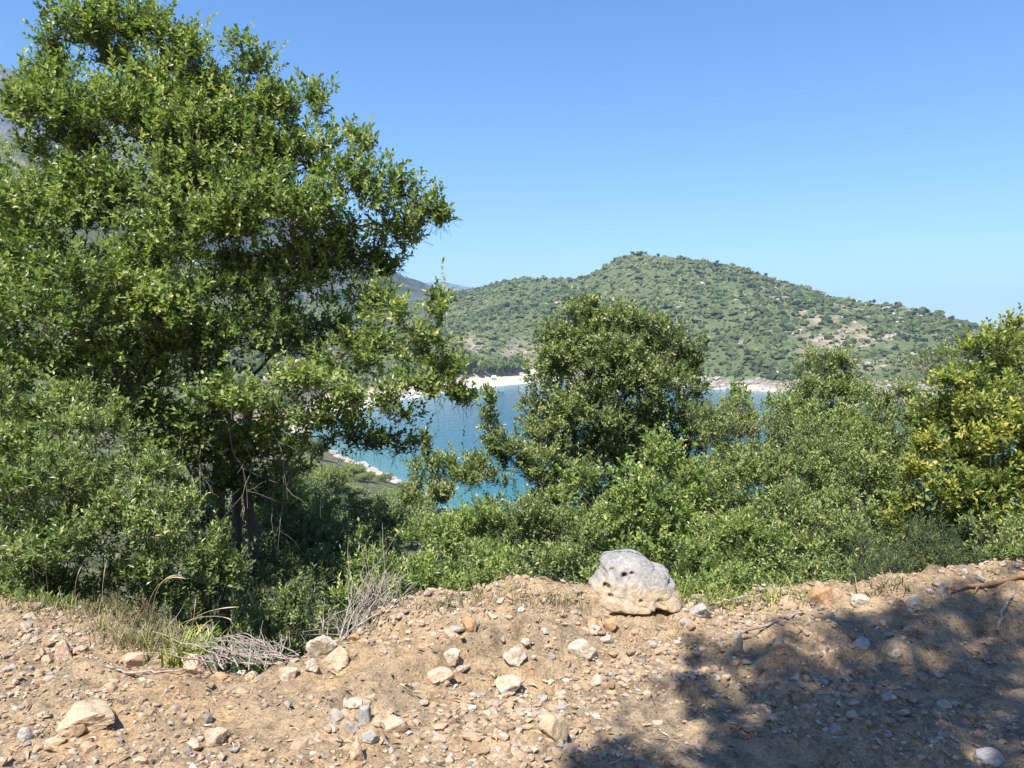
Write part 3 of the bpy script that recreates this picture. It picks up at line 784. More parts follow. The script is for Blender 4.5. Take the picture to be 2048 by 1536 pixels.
# right of the centre tree
H4 = [lobe(*q) for q in [(1260, 1000, 75, 70, 9.6), (1330, 960, 70, 60, 10.2), (1215, 1060, 70, 50, 9.1), (1350, 1050, 80, 65, 9.2), (1280, 1110, 70, 45, 8.4), (1300, 905, 40, 40, 10.6), (1160, 985, 60, 55, 9.8)]]
plant('ivy_shrub', 'tall leafy bush behind the boulder under the round crowned tree', 'shrub', H4, gbase(1280, 9.7), 'leaf_green', .062, .036, 2.7, 12, .2, False, 31, 'bark', 4, .035, .5, skirt=True, swell=1.12)
H5 = [lobe(*q) for q in [(1420, 1140, 80, 52, 6.9), (1520, 1110, 90, 65, 7.3), (1385, 1185, 46, 34, 6.2), (1500, 1180, 80, 32, 6.4), (1470, 1080, 70, 50, 7.6)]]
plant('scrub_shrub', 'sunlit yellowish green bush just right of the boulder', 'shrub', H5, gbase(1470, 7.1), 'leaf_green', .042, .018, 2.8, 13, .17, False, 32, 'bark', 5, .02, .6, thick=.7, skirt=True, swell=1.12)
H6 = [lobe(*q) for q in [(1630, 1090, 85, 65, 7.6), (1600, 1160, 75, 40, 6.7), (1690, 1040, 60, 55, 8.2), (1550, 1030, 80, 55, 8.4), (1670, 1150, 50, 40, 6.8)]]
plant('scrub_shrub', 'dense bush between the boulder and the dark bush at the right verge', 'shrub', H6, gbase(1620, 7.6), 'leaf_scrub', .045, .02, 2.8, 13, .17, False, 33, 'bark', 5, .02, .6, thick=.7, skirt=True, swell=1.12)
H3 = [lobe(*q) for q in [(1460, 985, 95, 60, 10.2), (1580, 955, 105, 65, 10.6), (1700, 950, 90, 65, 10.6), (1770, 890, 60, 62, 11), (1660, 900, 80, 45, 11.2), (1790, 980, 50, 60, 10.2), (1400, 1010, 50, 50, 10.2)]]
plant('scrub_shrub', 'widest pale green bush in the middle of the thicket right of centre', 'shrub', H3, gbase(1610, 10.8), 'leaf_scrub', .06, .028, 2.2, 13, .2, False, 34, 'bark', 5, .03, .6, skirt=True, swell=1.12)
H2 = [lobe(*q) for q in [(1450, 875, 62, 46, 13.2), (1415, 845, 38, 38, 13.2), (1530, 850, 58, 36, 13.4, None, .7), (1590, 870, 60, 36, 13), (1480, 815, 36, 24, 13.6, None, .7)]]
plant('scrub_shrub', 'bush with bare grey twigs showing against the water', 'shrub', H2, gbase(1500, 13.4), 'leaf_scrub', .055, .026, 1.8, 12, .24, False, 35, 'dead_wood', 5, .035, .6, sub=9, skirt=True, swell=1.12)
H1 = [lobe(*q) for q in [(1645, 745, 50, 40, 19), (1630, 800, 62, 42, 18.8), (1700, 800, 50, 45, 18.8), (1670, 845, 80, 36, 18.4), (1600, 830, 40, 36, 18.4), (1680, 720, 26, 22, 19)]]
plant('small_oak', 'small bushy tree rising in front of the pale shore rocks', 'tree', H1, gbase(1655, 19), 'leaf_scrub', .085, .042, 2.1, 12, .3, False, 36, 'bark', 1, .08, .7, skirt=True, swell=1.12)
T_L = [lobe(*q) for q in [(1415, 860, 52, 44, 15.6), (1490, 842, 56, 38, 15.8), (1570, 860, 55, 42, 15.6), (1450, 930, 70, 50, 15), (1550, 935, 70, 48, 15), (1400, 960, 50, 50, 14.8), (1475, 805, 20, 26, 15.6, None, .8), (1555, 815, 26, 22, 15.8, None, .8)]]
plant('scrub_shrub', 'back row bush of the thicket just right of the round crowned tree', 'shrub', T_L, gbase(1490, 15.7), 'leaf_green', .085, .042, 2.4, 12, .26, False, 43, 'bark', 4, .03, .6, skirt=True, swell=1.15)
T2 = [lobe(*q) for q in [(1650, 885, 60, 44, 14.6), (1735, 870, 55, 50, 14.8), (1810, 850, 55, 55, 14.8), (1690, 940, 75, 50, 14), (1790, 930, 65, 55, 14), (1855, 890, 45, 60, 14), (1755, 808, 26, 34, 14.8, None, .8), (1620, 838, 28, 26, 14.8, None, .8), (1815, 795, 22, 26, 14.8, None, .8)]]
plant('scrub_shrub', 'tall back row bush of the thicket left of the yellowing tree', 'shrub', T2, gbase(1740, 14.7), 'leaf_scrub', .08, .04, 2.4, 12, .26, False, 44, 'bark', 4, .03, .6, skirt=True, swell=1.15)
K_L = [lobe(*q) for q in [(1835, 725, 42, 30, 15, None, .6), (1870, 765, 48, 36, 15, None, .8), (1795, 790, 50, 28, 15, None, .9), (1890, 705, 22, 18, 15, None, .5), (1760, 830, 50, 36, 14.5), (1850, 820, 60, 40, 14)]]
plant('wild_pear', 'thin see through tree with pale bare branches before the hill', 'tree', K_L, gbase(1840, 15), 'leaf_holm', .06, .025, 1.6, 10, .3, False, 37, 'bark_pale', 1, .06, .9, sub=10, gap=.25)
I_L = [lobe(*q) for q in [(1990, 715, 62, 56, 9.1), (2040, 660, 44, 34, 9.4), (1950, 775, 75, 48, 8.7), (1905, 850, 60, 45, 8.5), (1985, 830, 80, 50, 8.5), (2070, 790, 70, 110, 9.1), (1885, 930, 62, 45, 8.3), (1950, 985, 80, 45, 8.0), (1870, 1000, 50, 38, 8.0), (2060, 990, 60, 70, 8.0), (2000, 1060, 60, 40, 7.6), (2080, 900, 60, 80, 8.4),
    (1850, 885, 26, 20, 8.2, None, 1, .3), (1985, 870, 62, 24, 8.0, None, 1, .26), (1905, 765, 46, 20, 8.4, None, 1, .2), (1940, 810, 60, 22, 8.3, None, 1, .14), (2040, 850, 40, 26, 8.1, None, 1, .16)]]
plant('yellowing_tree', 'yellow green tree at the right edge of the view', 'tree', I_L, gbase(2020, 8.8), 'leaf_yellow', .062, .035, 2.05, 12, .2, False, 38, 'bark', 2, .05, .5, skirt=True, swell=1.12)
J_L = [lobe(*q) for q in [(1760, 1110, 50, 40, 6.7), (1850, 1085, 75, 45, 6.9), (1800, 1150, 55, 32, 6.2), (1900, 1130, 50, 34, 6.5), (1745, 1160, 34, 26, 6.1)]]
plant('heath_shrub', 'dark fine needled bush in tree shade at the right verge', 'shrub', J_L, gbase(1820, 6.6), 'leaf_needle', .045, .007, 1.6, 22, .17, False, 39, 'bark', 4, .015, 1.0, thick=.7, skirt=True, swell=1.12)
W_L = [lobe(*q) for q in [(270, 1232, 48, 30, 5.05), (318, 1252, 36, 26, 4.9), (215, 1222, 40, 22, 5.2), (350, 1275, 26, 20, 4.75)]]
plant('heather_clump', 'brownish green wiry heather at the left verge above the grass tuft', 'shrub', W_L, gbase(280, 5.05), 'leaf_heather', .03, .006, 1.0, 20, .12, False, 41, 'brown_wood', 5, .006, 1.0, thick=.8, sub=10)
W2 = [lobe(*q) for q in [(60, 1205, 50, 20, 5.6), (130, 1212, 40, 18, 5.45), (10, 1195, 40, 22, 5.7)]]
plant('weed_clump', 'low green weeds along the verge at the left edge', 'shrub', W2, gbase(70, 5.6), 'leaf_green', .035, .012, 1.3, 12, .12, False, 42, 'brown_wood', 4, .005, 1.0, thick=.8)
I2 = [lobe(*q) for q in [(2010, 1105, 60, 36, 6.9), (1960, 1070, 40, 36, 7.4), (2060, 1080, 50, 40, 7.0)]]
plant('scrub_shrub', 'low pale bush under the yellowing tree by the fallen branch', 'shrub', I2, gbase(2010, 7.0), 'leaf_scrub', .042, .02, 2.4, 12, .17, False, 40, 'bark', 4, .015, .6, skirt=True, swell=1.12)

# bushes further down the slope towards the water
rg = np.random.default_rng(77)
def slope_bush(seed, leaf):
    r_ = np.random.default_rng(seed)
    lb = []
    for q in range(7):
        a = r_.uniform(0, 6.28); r0 = r_.uniform(0, .9)
        lb.append((r0 * math.cos(a), r0 * math.sin(a), r_.uniform(.5, 1.4), r_.uniform(.5, .85), r_.uniform(.5, .85), r_.uniform(.4, .7), 1, r_.uniform(-.1, .1)))
    return lb
SLOPE = [(700, 30), (760, 38), (560, 28), (820, 46), (900, 40), (600, 48), (700, 58), (650, 75), (560, 64), (770, 66), (500, 40), (420, 55), (1180, 26), (1800, 22), (600, 84), (560, 78), (580, 130), (640, 140), (540, 145), (460, 105), (600, 160), (440, 130), (400, 90), (620, 66)]
LOW = len(SLOPE)
SLOPE += [(635, 75.4), (658, 79.3), (808, 58.4), (675, 107.4), (600, 77.2), (829, 120.5), (665, 76.7), (617, 104.8), (767, 120.2), (610, 105.7), (582, 85.0), (834, 105.9), (706, 116.5), (604, 109.2), (606, 97.4), (571, 99.3), (850, 105.0), (856, 107.0), (818, 54.1), (635, 74.2), (833, 90.8), (769, 87.5), (704, 83.6), (726, 112.5), (820, 117.7), (647, 73.2), (597, 119.8), (702, 121.5), (694, 56.6), (672, 84.8), (657, 58.8), (786, 90.2)]
protos = []
for i_, (lf, sd_) in enumerate((('leaf_holm', 501), ('leaf_scrub', 502), ('leaf_dark', 503))):
    protos.append((lf, slope_bush(sd_, lf)))
made = {}
for i_, (px_, d_) in enumerate(SLOPE):
    kind_ = i_ % 2 if i_ >= LOW else i_ % 3 if not (500 < px_ < 800 and d_ < 60) else 2
    x_ = (px_ - 1024) / FPX * d_
    loc = (x_, d_, ground_z(x_, d_) - .1)
    sc = rg.uniform(1.0, 1.5) * (1 + d_ / 300)
    lab = 'bush on the slope glimpsed beneath the big left tree' if px_ < 650 else ('bush on the slope below the gap where the near waterline shows' if px_ < 1000 else 'bush on the slope showing through the thicket right of the boulder')
    if kind_ not in made:
        o = plant('slope_bush', lab, 'shrub', protos[kind_][1], (0, 0, 0), protos[kind_][0], .11, .055, 2.2, 12, .34, False, 600 + kind_, 'bark', 3, .04, .5, group='bushes down the slope')
        made[kind_] = o
    else:
        src = made[kind_]
        o = src.copy(); C.objects.link(o)
        for ch in list(src.children):
            c_ = ch.copy(); C.objects.link(c_); c_.parent = o
    o['label'] = lab if i_ < LOW else 'low bush on the slope above the near waterline'
    o.location = loc; o.scale = (sc, sc, sc if i_ < LOW else sc * .5); o.rotation_euler = (0, 0, rg.uniform(0, 6.28))

# trees on the headland's skyline and behind the beach
far_src = []
for s_ in range(3):
    r_ = np.random.default_rng(900 + s_)
    lb = [(r_.normal(0, .9), r_.normal(0, .9), r_.uniform(2.0, 3.8), r_.uniform(.9, 1.5), r_.uniform(.9, 1.5), r_.uniform(.7, 1.2), 1, r_.uniform(-.15, .1)) for q in range(6)]
    far_src.append(lb)
far_made = {}
def far_tree(kind_, loc, sc, name, lab, group, leaf='leaf_dark'):
    if (kind_, leaf) not in far_made:
        o = plant(name, lab, 'tree', far_src[kind_], (0, 0, 0), leaf, .5, .3, 2.2, 8, .8, False, 910 + kind_, 'bark', 1, .16, .5, group=group, sub=2, twigs=False)
        far_made[(kind_, leaf)] = o
    else:
        src = far_made[(kind_, leaf)]
        o = src.copy(); C.objects.link(o)
        for ch in list(src.children):
            c_ = ch.copy(); C.objects.link(c_); c_.parent = o
        o.name = name
    o['label'] = lab; o['group'] = group
    o.location = loc; o.scale = (sc, sc, sc); o.rotation_euler = (0, 0, rg.uniform(0, 6.28))
    return o
def headland_at(px, t):
    i = np.clip(np.interp(px, upx, np.arange(len(upx))), 0, len(upx) - 1.001); j = np.interp(t, tt, np.arange(len(tt)))
    i0 = int(i); j0 = int(j); a = i - i0; b_ = j - j0
    return HV[i0, j0] * (1 - a) * (1 - b_) + HV[i0 + 1, j0] * a * (1 - b_) + HV[i0, j0 + 1] * (1 - a) * b_ + HV[i0 + 1, j0 + 1] * a * b_
for i_, px_ in enumerate([1048, 1092, 1228, 1246, 1264, 1290, 1315, 1366, 1412, 1432, 1484, 1512, 1528, 1572, 1616, 1640, 1690, 1745, 1790, 1852, 1902]):
    q = headland_at(px_, rg.uniform(.99, 1.0))
    far_tree(i_ % 3, q - np.array([0, 0, .9]), rg.uniform(.5, .85), 'ridge_tree', 'tiny dark tree breaking the skyline of the headland', 'trees on the skyline of the headland')
for i_, (px_, t_) in enumerate([(905, .15), (918, .145), (932, .15), (946, .16), (957, .15), (968, .155), (981, .16), (992, .165), (1004, .17), (1015, .175), (1026, .185), (1036, .2), (925, .165), (975, .175), (1010, .195), (890, .15)]):
    q = headland_at(px_, t_)
    far_tree(i_ % 3, q - np.array([0, 0, .3]), rg.uniform(1.5, 2.1), 'beach_tree', 'green tree in the row at the back of the beach', 'trees at the back of the beach', 'leaf_mastic')

# tree behind the camera, out of view: it casts the shade on the right of the verge
def shade(px, py, s_, rx, rz_, ry=.8, w_=1.0):
    q = on_ground(px, py) + SUN * s_
    return (q[0], q[1], q[2], rx, ry, rz_, w_, 0)
S_L = [shade(1450, 1345, 10.5, .42, .2, .35, .9), shade(1880, 1300, 11, .7, .3, .5, .6), shade(1740, 1262, 11.5, .5, .2, .3, .55), shade(1930, 1235, 11.5, .6, .25, .35, .6), shade(1590, 1330, 10.8, .45, .2, .3, .6), shade(1950, 1400, 10, 1.0, .5, .8), shade(1720, 1460, 9.5, .9, .45, .7), shade(2000, 1220, 12, .7, .3, .4, .6), shade(1560, 1520, 9, .6, .35, .6), 
       shade(1900, 1520, 9, 1.3, .6, 1.0), shade(2300, 1350, 10.5, 1.6, .8, 1.2), shade(1250, 1535, 9.5, .25, .15, .25, .7), shade(1600, 1640, 9, 1.0, .6, 1.0), shade(2300, 1150, 12, 1.2, .7, .8)]
plant('roadside_oak', 'tree behind the viewpoint whose crown shades the right of the verge', 'tree', S_L, (-1.2, -5.2, ground_z(-1.2, -5.2)), 'leaf_oak', .09, .045, 1.8, 12, .3, False, 51, 'bark', 1, .2, .4, gap=.3, lump=.7, fork=(-1.8, -4.6, 5.0))

# ------------------------------------------------------------------ stones
def rock_shape(sub, seed, cuts=9, rough=.07):
    v, f = {1: ICO1, 2: ICO2, 3: ICO3, 4: ICO4}[sub]
    r_ = np.random.default_rng(seed)
    nn = norm(r_.normal(0, 1, (cuts, 3))); dd = r_.uniform(.45, .85, cuts)
    dot = v @ nn.T
    lim = np.where(dot > .05, dd / np.maximum(dot, .05), 9).min(1)
    rad = np.minimum(lim, 1.0)
    rad = rad * (1 + rough * fbm(v[:, 0] * 2.2, v[:, 1] * 2.2, v[:, 2] * 2.2, seed, 4))
    q = v * rad[:, None]
    q = (q - (q.max(0) + q.min(0)) / 2) / (q.max(0) - q.min(0)) * 2       # unit half extents
    return q, f

def rock(name, label, px, py, wpx, hpx, mat, seed, depth=.8, sink=.25, tilt=0, group=None, dz=0.0, rough=.16):
    """py is the photo row of the rock's foot"""
    g_ = on_ground(px, py)
    d = g_[1]
    hw = wpx / FPX * d / 2; hh = hpx / FPX * d / 2
    q, f = rock_shape(4, seed, 11, rough)
    ca, sa = math.cos(tilt), math.sin(tilt)
    q = np.stack([q[:, 0] * ca - q[:, 2] * sa, q[:, 1], q[:, 0] * sa + q[:, 2] * ca], -1)
    q = (q - (q.max(0) + q.min(0)) / 2) / (q.max(0) - q.min(0)) * 2
    hh2 = hh / (1 - sink * .5)
    q = q * np.array([hw, hw * depth, hh2])
    # only ever sink the foot: the middle sits hh above the ground
    o = obj(name, mesh_np(name, q, f, M[mat], None, False), None, (g_[0], g_[1] + hw * depth * .5, g_[2] + hh2 * (1 - sink * 1.2) + dz), label, 'rock', group)
    return o

ROCKS = [
    ('white knobbly rock at the mouth of the gully', 642, 1318, 62, 48, 'rock_pale', 1),
    ('cream yellow rock leaning against the white one by the gully', 668, 1338, 58, 46, 'rock_cream', 2),
    ('small whitish rock left of the cream yellow rock', 622, 1342, 32, 22, 'rock_pale', 3),
    ('pale block of stone standing alone on the berm below the low bush', 903, 1316, 36, 28, 'rock_pale', 4),
    ('pale wedge of stone with a dark shadowed underside at mid berm', 1030, 1328, 50, 34, 'rock_pale', 5),
    ('wide whitish broken stone below the boulder to the left', 1166, 1312, 64, 34, 'rock_pale', 6),
    ('long flat pale slab lying at the lower left', 172, 1456, 116, 44, 'rock_cream', 7),
    ('square dark brown stone on the near edge of the long flat slab', 152, 1474, 34, 26, 'rock_brown', 8),
    ('grey rounded stone near the lower left corner', 48, 1478, 32, 24, 'rock_grey', 9),
    ('pinkish angular stone at the left verge', 128, 1314, 38, 34, 'rock_pink', 10),
    ('pale oval stone at the bottom left of centre', 428, 1490, 46, 28, 'rock_pink', 12),
    ('whitish stone beside the pale oval stone', 385, 1500, 34, 18, 'rock_pale', 13),
    ('orange yellow upright stone at the bottom centre left', 712, 1520, 36, 50, 'rock_cream', 14),
    ('blue grey upright stone at the top of the grey stone heap', 728, 1446, 28, 40, 'rock_grey', 15),
    ('grey stone at the left of the grey stone heap', 702, 1468, 32, 28, 'rock_grey', 16),
    ('pale grey stone low in the grey stone heap', 742, 1482, 38, 24, 'rock_grey', 17),
    ('broad tan stone right of the grey stone heap', 790, 1462, 54, 34, 'rock_pink', 18),
    ('large pale yellow rock at the bottom centre', 1106, 1482, 62, 54, 'rock_cream', 19),
    ('flat whitish stone uphill of the large pale yellow rock', 1018, 1388, 62, 36, 'rock_pale', 20),
    ('orange stump shaped stone on top of the berm', 938, 1262, 30, 32, 'rock_orange', 21),
    ('orange stone under the left end of the boulder', 1189, 1258, 28, 20, 'rock_orange', 22),
    ('second orange stone under the left end of the boulder', 1221, 1260, 32, 22, 'rock_orange', 23),
    ('upright pale stone catching light at the edge of the shade', 1476, 1306, 24, 50, 'rock_pale', 24),
    ('pale round stone in the shade right of the upright stone', 1560, 1298, 30, 22, 'rock_pink', 25),
    ('greyish lump of stone at the middle of the shaded verge', 1726, 1302, 36, 26, 'rock_grey', 26),
    ('pale flat stone below the greyish lump in the shade', 1792, 1314, 32, 18, 'rock_pale', 27),
    ('whitish stone at the top of the shaded slope', 1722, 1212, 40, 22, 'rock_pale', 28),
    ('pale grey stone under the dark fine needled bush', 1830, 1208, 32, 18, 'rock_grey', 29),
    ('tall pale stone leaning by the fallen branch', 1888, 1198, 28, 36, 'rock_pale', 30),
    ('crumbling orange clod at the verge right of the boulder', 1640, 1206, 62, 40, 'rock_orange', 31),
    ('grey stone against the right end of the boulder', 1402, 1236, 52, 28, 'rock_grey', 32),
    ('grey stone at the bottom right corner', 1985, 1534, 62, 26, 'rock_grey', 33),
    ('flat orange stone at the foot of the dead brushwood', 706, 1282, 32, 16, 'rock_orange', 34),
    ('bluish stone in the lower part of the shaded verge', 1674, 1468, 24, 22, 'rock_grey', 35),
    ('pinkish flat stone at the left edge of the gully mouth', 268, 1334, 52, 30, 'rock_pink', 36),
    ('tan stone beside the stick at the gully mouth', 382, 1342, 54, 34, 'rock_pink', 37),
    ('pale stone right of the orange flat stone below the twig heap', 575, 1360, 40, 26, 'rock_pink', 38),
    ('small orange stone below the twig heap', 438, 1364, 34, 18, 'rock_orange', 39),
    ('dark flat stone in the bottom foreground', 955, 1506, 50, 14, 'rock_brown', 40),
    ('long tan stone in the lower middle of the berm', 880, 1360, 60, 22, 'rock_pink', 41),
]
for i_, (lab, px_, py_, w_, h_, mt, sd_) in enumerate(ROCKS):
    rock('rock', lab, px_, py_, w_, h_, mt, 1000 + sd_, depth=.75, sink=.5, tilt=random.uniform(-.25, .25))

# the boulder
OUT = np.array([(545, 400), (600, 332), (690, 318), (790, 305), (930, 310), (1040, 370), (1130, 450), (1245, 480), (1285, 520), (1272, 600), (1345, 625), (1352, 690), (1400, 770), (1410, 850), (1395, 925),
                (1290, 930), (1180, 925), (1110, 880), (1060, 862), (960, 868), (880, 880), (780, 884), (640, 915), (545, 925), (490, 880), (450, 780), (425, 650), (485, 590), (528, 510), (560, 450)], float)
cxy = np.array([930., 660.])
bp = on_ground(1280, 1226)
mpp = bp[1] / FPX / 5.12                     # metres for one step of the outline
oa = np.arctan2(-(OUT[:, 1] - cxy[1]), OUT[:, 0] - cxy[0]); orr = np.hypot(OUT[:, 0] - cxy[0], OUT[:, 1] - cxy[1]) * mpp
order = np.argsort(oa); oa, orr = oa[order], orr[order]
v, f = ico(6)
ph = np.arctan2(v[:, 2], v[:, 0]); s_ = np.hypot(v[:, 0], v[:, 2])
ro = np.interp(ph, np.concatenate([oa - 2 * np.pi, oa, oa + 2 * np.pi]), np.tile(orr, 3))
dep = np.sign(v[:, 1]) * .22 * np.power(np.clip(1 - s_ ** 4.5, 0, 1), .5)
rs = np.interp(ph, np.linspace(-np.pi, np.pi, 73), np.convolve(np.pad(np.interp(np.linspace(-np.pi, np.pi, 73)[:-1], np.concatenate([oa - 2 * np.pi, oa, oa + 2 * np.pi]), np.tile(orr, 3)), 12, 'wrap'), np.ones(25) / 25, 'valid')[np.r_[0:72, 0]])
wb = sstep(.62, 1.0, s_)
rr0 = (ro * wb + rs * (1 - wb)) * s_ ** .92
q = np.stack([np.cos(ph) * rr0, dep, np.sin(ph) * rr0], -1)
q[:, 1] += np.where(v[:, 1] < 0, .30, .2) * np.clip(q[:, 2] + .05, -.2, 1)            # face leans back
q[:, 1] -= np.where(v[:, 1] < 0, .05, 0) * sstep(.0, -.2, q[:, 2])
nr = norm(v)
fc = np.abs(fbm(q[:, 0] * 6 + 4, q[:, 1] * 6, q[:, 2] * 6, 15, 2))
q -= nr * (.009 * sstep(.10, .0, fc))[:, None]
q += nr * (.016 * fbm(q[:, 0] * 9, q[:, 1] * 9, q[:, 2] * 9, 5, 5) + .012 * (np.abs(fbm(q[:, 0] * 16, q[:, 1] * 16, q[:, 2] * 16, 8, 3)) - .3))[:, None]
def pit(x, z, r, depth):
    global q
    a = (x - cxy[0]) * mpp; b_ = -(z - cxy[1]) * mpp
    dd = np.hypot(q[:, 0] - a, (q[:, 2] - b_)) * (v[:, 1] < 0) + 9 * (v[:, 1] >= 0)
    q[:, 1] += depth * sstep(r * mpp * 1.25, r * mpp * .55, dd)
pit(590, 610, 34, .06); pit(772, 480, 26, .06); pit(850, 458, 20, .03); pit(800, 500, 75, .018); pit(650, 455, 40, .02); pit(620, 700, 26, .03); pit(925, 735, 22, .02); pit(1120, 780, 60, .02)
a = (q[:, 0] / mpp + cxy[0]); b_ = cxy[1] - q[:, 2] / mpp
q[:, 1] += (v[:, 1] < 0) * .08 * sstep(40, 0, np.abs(b_ - (840 + .25 * (a - 1080)))) * sstep(1060, 1100, a) * sstep(1240, 1180, a)
q[:, 1] += (v[:, 1] < 0) * .05 * sstep(855, 890, b_) * sstep(580, 680, a)
m, n, l, b = mat_new('boulder_stone')
tc = n.new('ShaderNodeTexCoord'); oc = tc.outputs['Object']
sep = n.new('ShaderNodeSeparateXYZ'); l.new(oc, sep.inputs[0])
t1 = tex_noise(n, l, 7, 5, .6, oc, .5); t2 = tex_noise(n, l, 34, 6, .7, oc); t3 = tex_noise(n, l, 16, 5, .65, oc, 1.2)
ad = n.new('ShaderNodeMath'); ad.operation = 'MULTIPLY_ADD'; l.new(sep.outputs[2], ad.inputs[0]); ad.inputs[1].default_value = 1.7; l.new(t1.outputs[0], ad.inputs[2])
rr_ = ramp(n, [(.38, (.44, .335, .225)), (.52, (.43, .36, .275)), (.62, (.36, .34, .31)), (.85, (.28, .277, .268))]); l.new(ad.outputs[0], rr_.inputs[0])
r2 = ramp(n, [(.3, (.62, .60, .58)), (.55, (1, 1, 1)), (.72, (1.25, 1.25, 1.25))]); l.new(t2.outputs[0], r2.inputs[0])
c = mixc(n, l, .85, rr_.outputs[0], r2.outputs[0], 'MULTIPLY')
r3 = ramp(n, [(.56, (0, 0, 0)), (.66, (1, 1, 1))]); l.new(t3.outputs[0], r3.inputs[0])
fm = n.new('ShaderNodeMath'); fm.operation = 'MULTIPLY'; l.new(r3.outputs[0], fm.inputs[0]); fm.inputs[1].default_value = .55
c = mixc(n, l, fm.outputs[0], c, (.52, .50, .47))
l.new(c, b.inputs['Base Color']); b.inputs['Roughness'].default_value = .85; b.inputs['Specular IOR Level'].default_value = .25
bump(n, l, t2.outputs[0], 1.0, .02, b)
q[:, 2] *= .94
zmin = q[:, 2].min()
obj('boulder', mesh_np('boulder', q, f, m, None, True), None, (bp[0] + (cxy[0] - 922) * mpp, bp[1] + .2, bp[2] - zmin - .035), 'big grey and ochre limestone boulder with two holes on the verge', 'boulder')

# stones bedded in the verge: parts of the ground
rg = np.random.default_rng(5)
STM = []
for k in range(10):
    q, f = rock_shape(2, 2000 + k, 9, .1)
    STM.append(mesh_np('stone', q, f, M['stone'], None, False))
def verge_points(num, rg, y0=2.9, spread=4.4):
    x = rg.uniform(-spread, spread, num * 3); y = rg.uniform(y0, 6.2, num * 3)
    ok = (np.abs(x) < y * .72 + .15) & (y < edge_y(x) + .1)
    return x[ok][:num], y[ok][:num]
xs_, ys_ = verge_points(1400, rg)
wt = np.clip(.25 + 1.6 * fbm(xs_ * 1.1, ys_ * 1.5, 0, 56, 3), .03, 1)
pick = rg.choice(len(xs_), 255, replace=False, p=wt / wt.sum())
xs_, ys_ = xs_[pick], ys_[pick]
ex_ = np.interp(rg.random(45), np.linspace(0, 1, 5), [-.98, -.86, -.8, -.72, -.55]) + rg.normal(0, .05, 45); ey_ = np.interp(ex_, [-.98, -.86, -.72, -.55], [3.45, 3.7, 3.98, 4.15]) + rg.normal(0, .05, 45)
xs_ = np.concatenate([xs_, ex_]); ys_ = np.concatenate([ys_, ey_])
zs_ = hz(xs_, ys_)
for k in range(len(xs_)):
    o = bpy.data.objects.new('stone', STM[k % 10]); C.objects.link(o); o.parent = ground
    s_ = min(.010 + rg.gamma(2.0, .007), .05)
    sc = np.array([rg.uniform(.8, 1.4), rg.uniform(.7, 1.2), rg.uniform(.45, .8)]) * s_
    o.scale = sc; o.rotation_euler = (rg.normal(0, .25), rg.normal(0, .25), rg.uniform(0, 6.28))
    o.location = (xs_[k], ys_[k], zs_[k] + sc[2] * .02)

# gravel: small pebbles and grit, uncountable
def pebbles(name, num, mn, sc_, mx, seed, label, clump=True, clod=False):
    rg = np.random.default_rng(seed)
    x, y = verge_points(num, rg, 2.7, 4.8)
    if clump:
        dn = fbm(x * 1.3, y * 1.6, 0, 55, 3)
        ok = rg.random(len(x)) < .45 + 1.1 * dn + .25 * sstep(0, -2, x)
        x, y = x[ok], y[ok]
    N = len(x)
    z_ = hz(x, y)
    v, f = ICO1
    s_ = np.minimum(mn + rg.gamma(1.3, sc_, N), mx)
    q = v[None] * (1 + rg.normal(0, .2, (N, len(v), 1))) * (rg.uniform(.6, 1.35, (N, 1, 3)) * np.array([1, 1, .7]))
    a = rg.uniform(0, 6.28, N); ca, sa = np.cos(a)[:, None], np.sin(a)[:, None]
    q = np.stack([q[..., 0] * ca - q[..., 1] * sa, q[..., 0] * sa + q[..., 1] * ca, q[..., 2]], -1) * s_[:, None, None]
    vv = q + np.stack([x, y, z_ + s_ * (.2 if not clod else -.05)], -1)[:, None]
    ff = (f[None] + (np.arange(N) * len(v))[:, None, None]).reshape(-1, 3)
    pal = np.array([(.33, .25, .18), (.40, .30, .21), (.41, .335, .26), (.31, .29, .265), (.45, .39, .32), (.38, .26, .16), (.25, .22, .19), (.28, .20, .14)])
    pr = np.array([.17, .19, .19, .12, .13, .1, .05, .05])
    col = pal[rg.choice(len(pal), N, p=pr)] * rg.uniform(.75, 1.2, (N, 1))
    if clod: col = np.array([(.365, .265, .17)]) * rg.uniform(.75, 1.1, (N, 1))
    o = obj(name, mesh_np(name, vv.reshape(-1, 3), ff, M['gravel'], {'col': np.repeat(col, len(v), 0)}, False), kind='stuff')
    o['label'] = label; o['category'] = 'gravel'
pebbles('gravel', 13000, .006, .006, .026, 61, 'loose tan and grey gravel strewn over the dirt verge')
pebbles('earth_clods', 5200, .008, .009, .04, 63, 'crumbly clods of tan earth over the dirt verge', clod=True)
pebbles('grit', 2500, .003, .002, .009, 62, 'fine grit scattered across the dirt verge', clump=False)

# leaf litter and straw on the verge
rg = np.random.default_rng(66)
x, y = verge_points(5200, rg, 2.7, 4.6)
N = len(x); z_ = hz(x, y) + .006 + rg.random(N) * .008
a = rg.uniform(0, 6.28, N)
d_ = np.stack([np.cos(a), np.sin(a), rg.normal(0, .18, N)], -1)
lng = rg.uniform(.015, .07, N); wd = np.where(rg.random(N) < .55, .003, .011) * rg.uniform(.7, 1.3, N)
V, F, A = leaves(np.stack([x, y, z_], -1), norm(d_), norm(np.stack([rg.normal(0, .4, N), rg.normal(0, .4, N), np.ones(N)], -1)), lng, wd, rg.random(N), False)
m, n, l, b = mat_new('litter')
r = ramp(n, [(0, (.09, .06, .04)), (.5, (.24, .165, .10)), (1, (.50, .40, .27))]); l.new(attr(n, 'tint').outputs['Fac'], r.inputs[0]); l.new(r.outputs[0], b.inputs['Base Color'])
b.inputs['Roughness'].default_value = .8
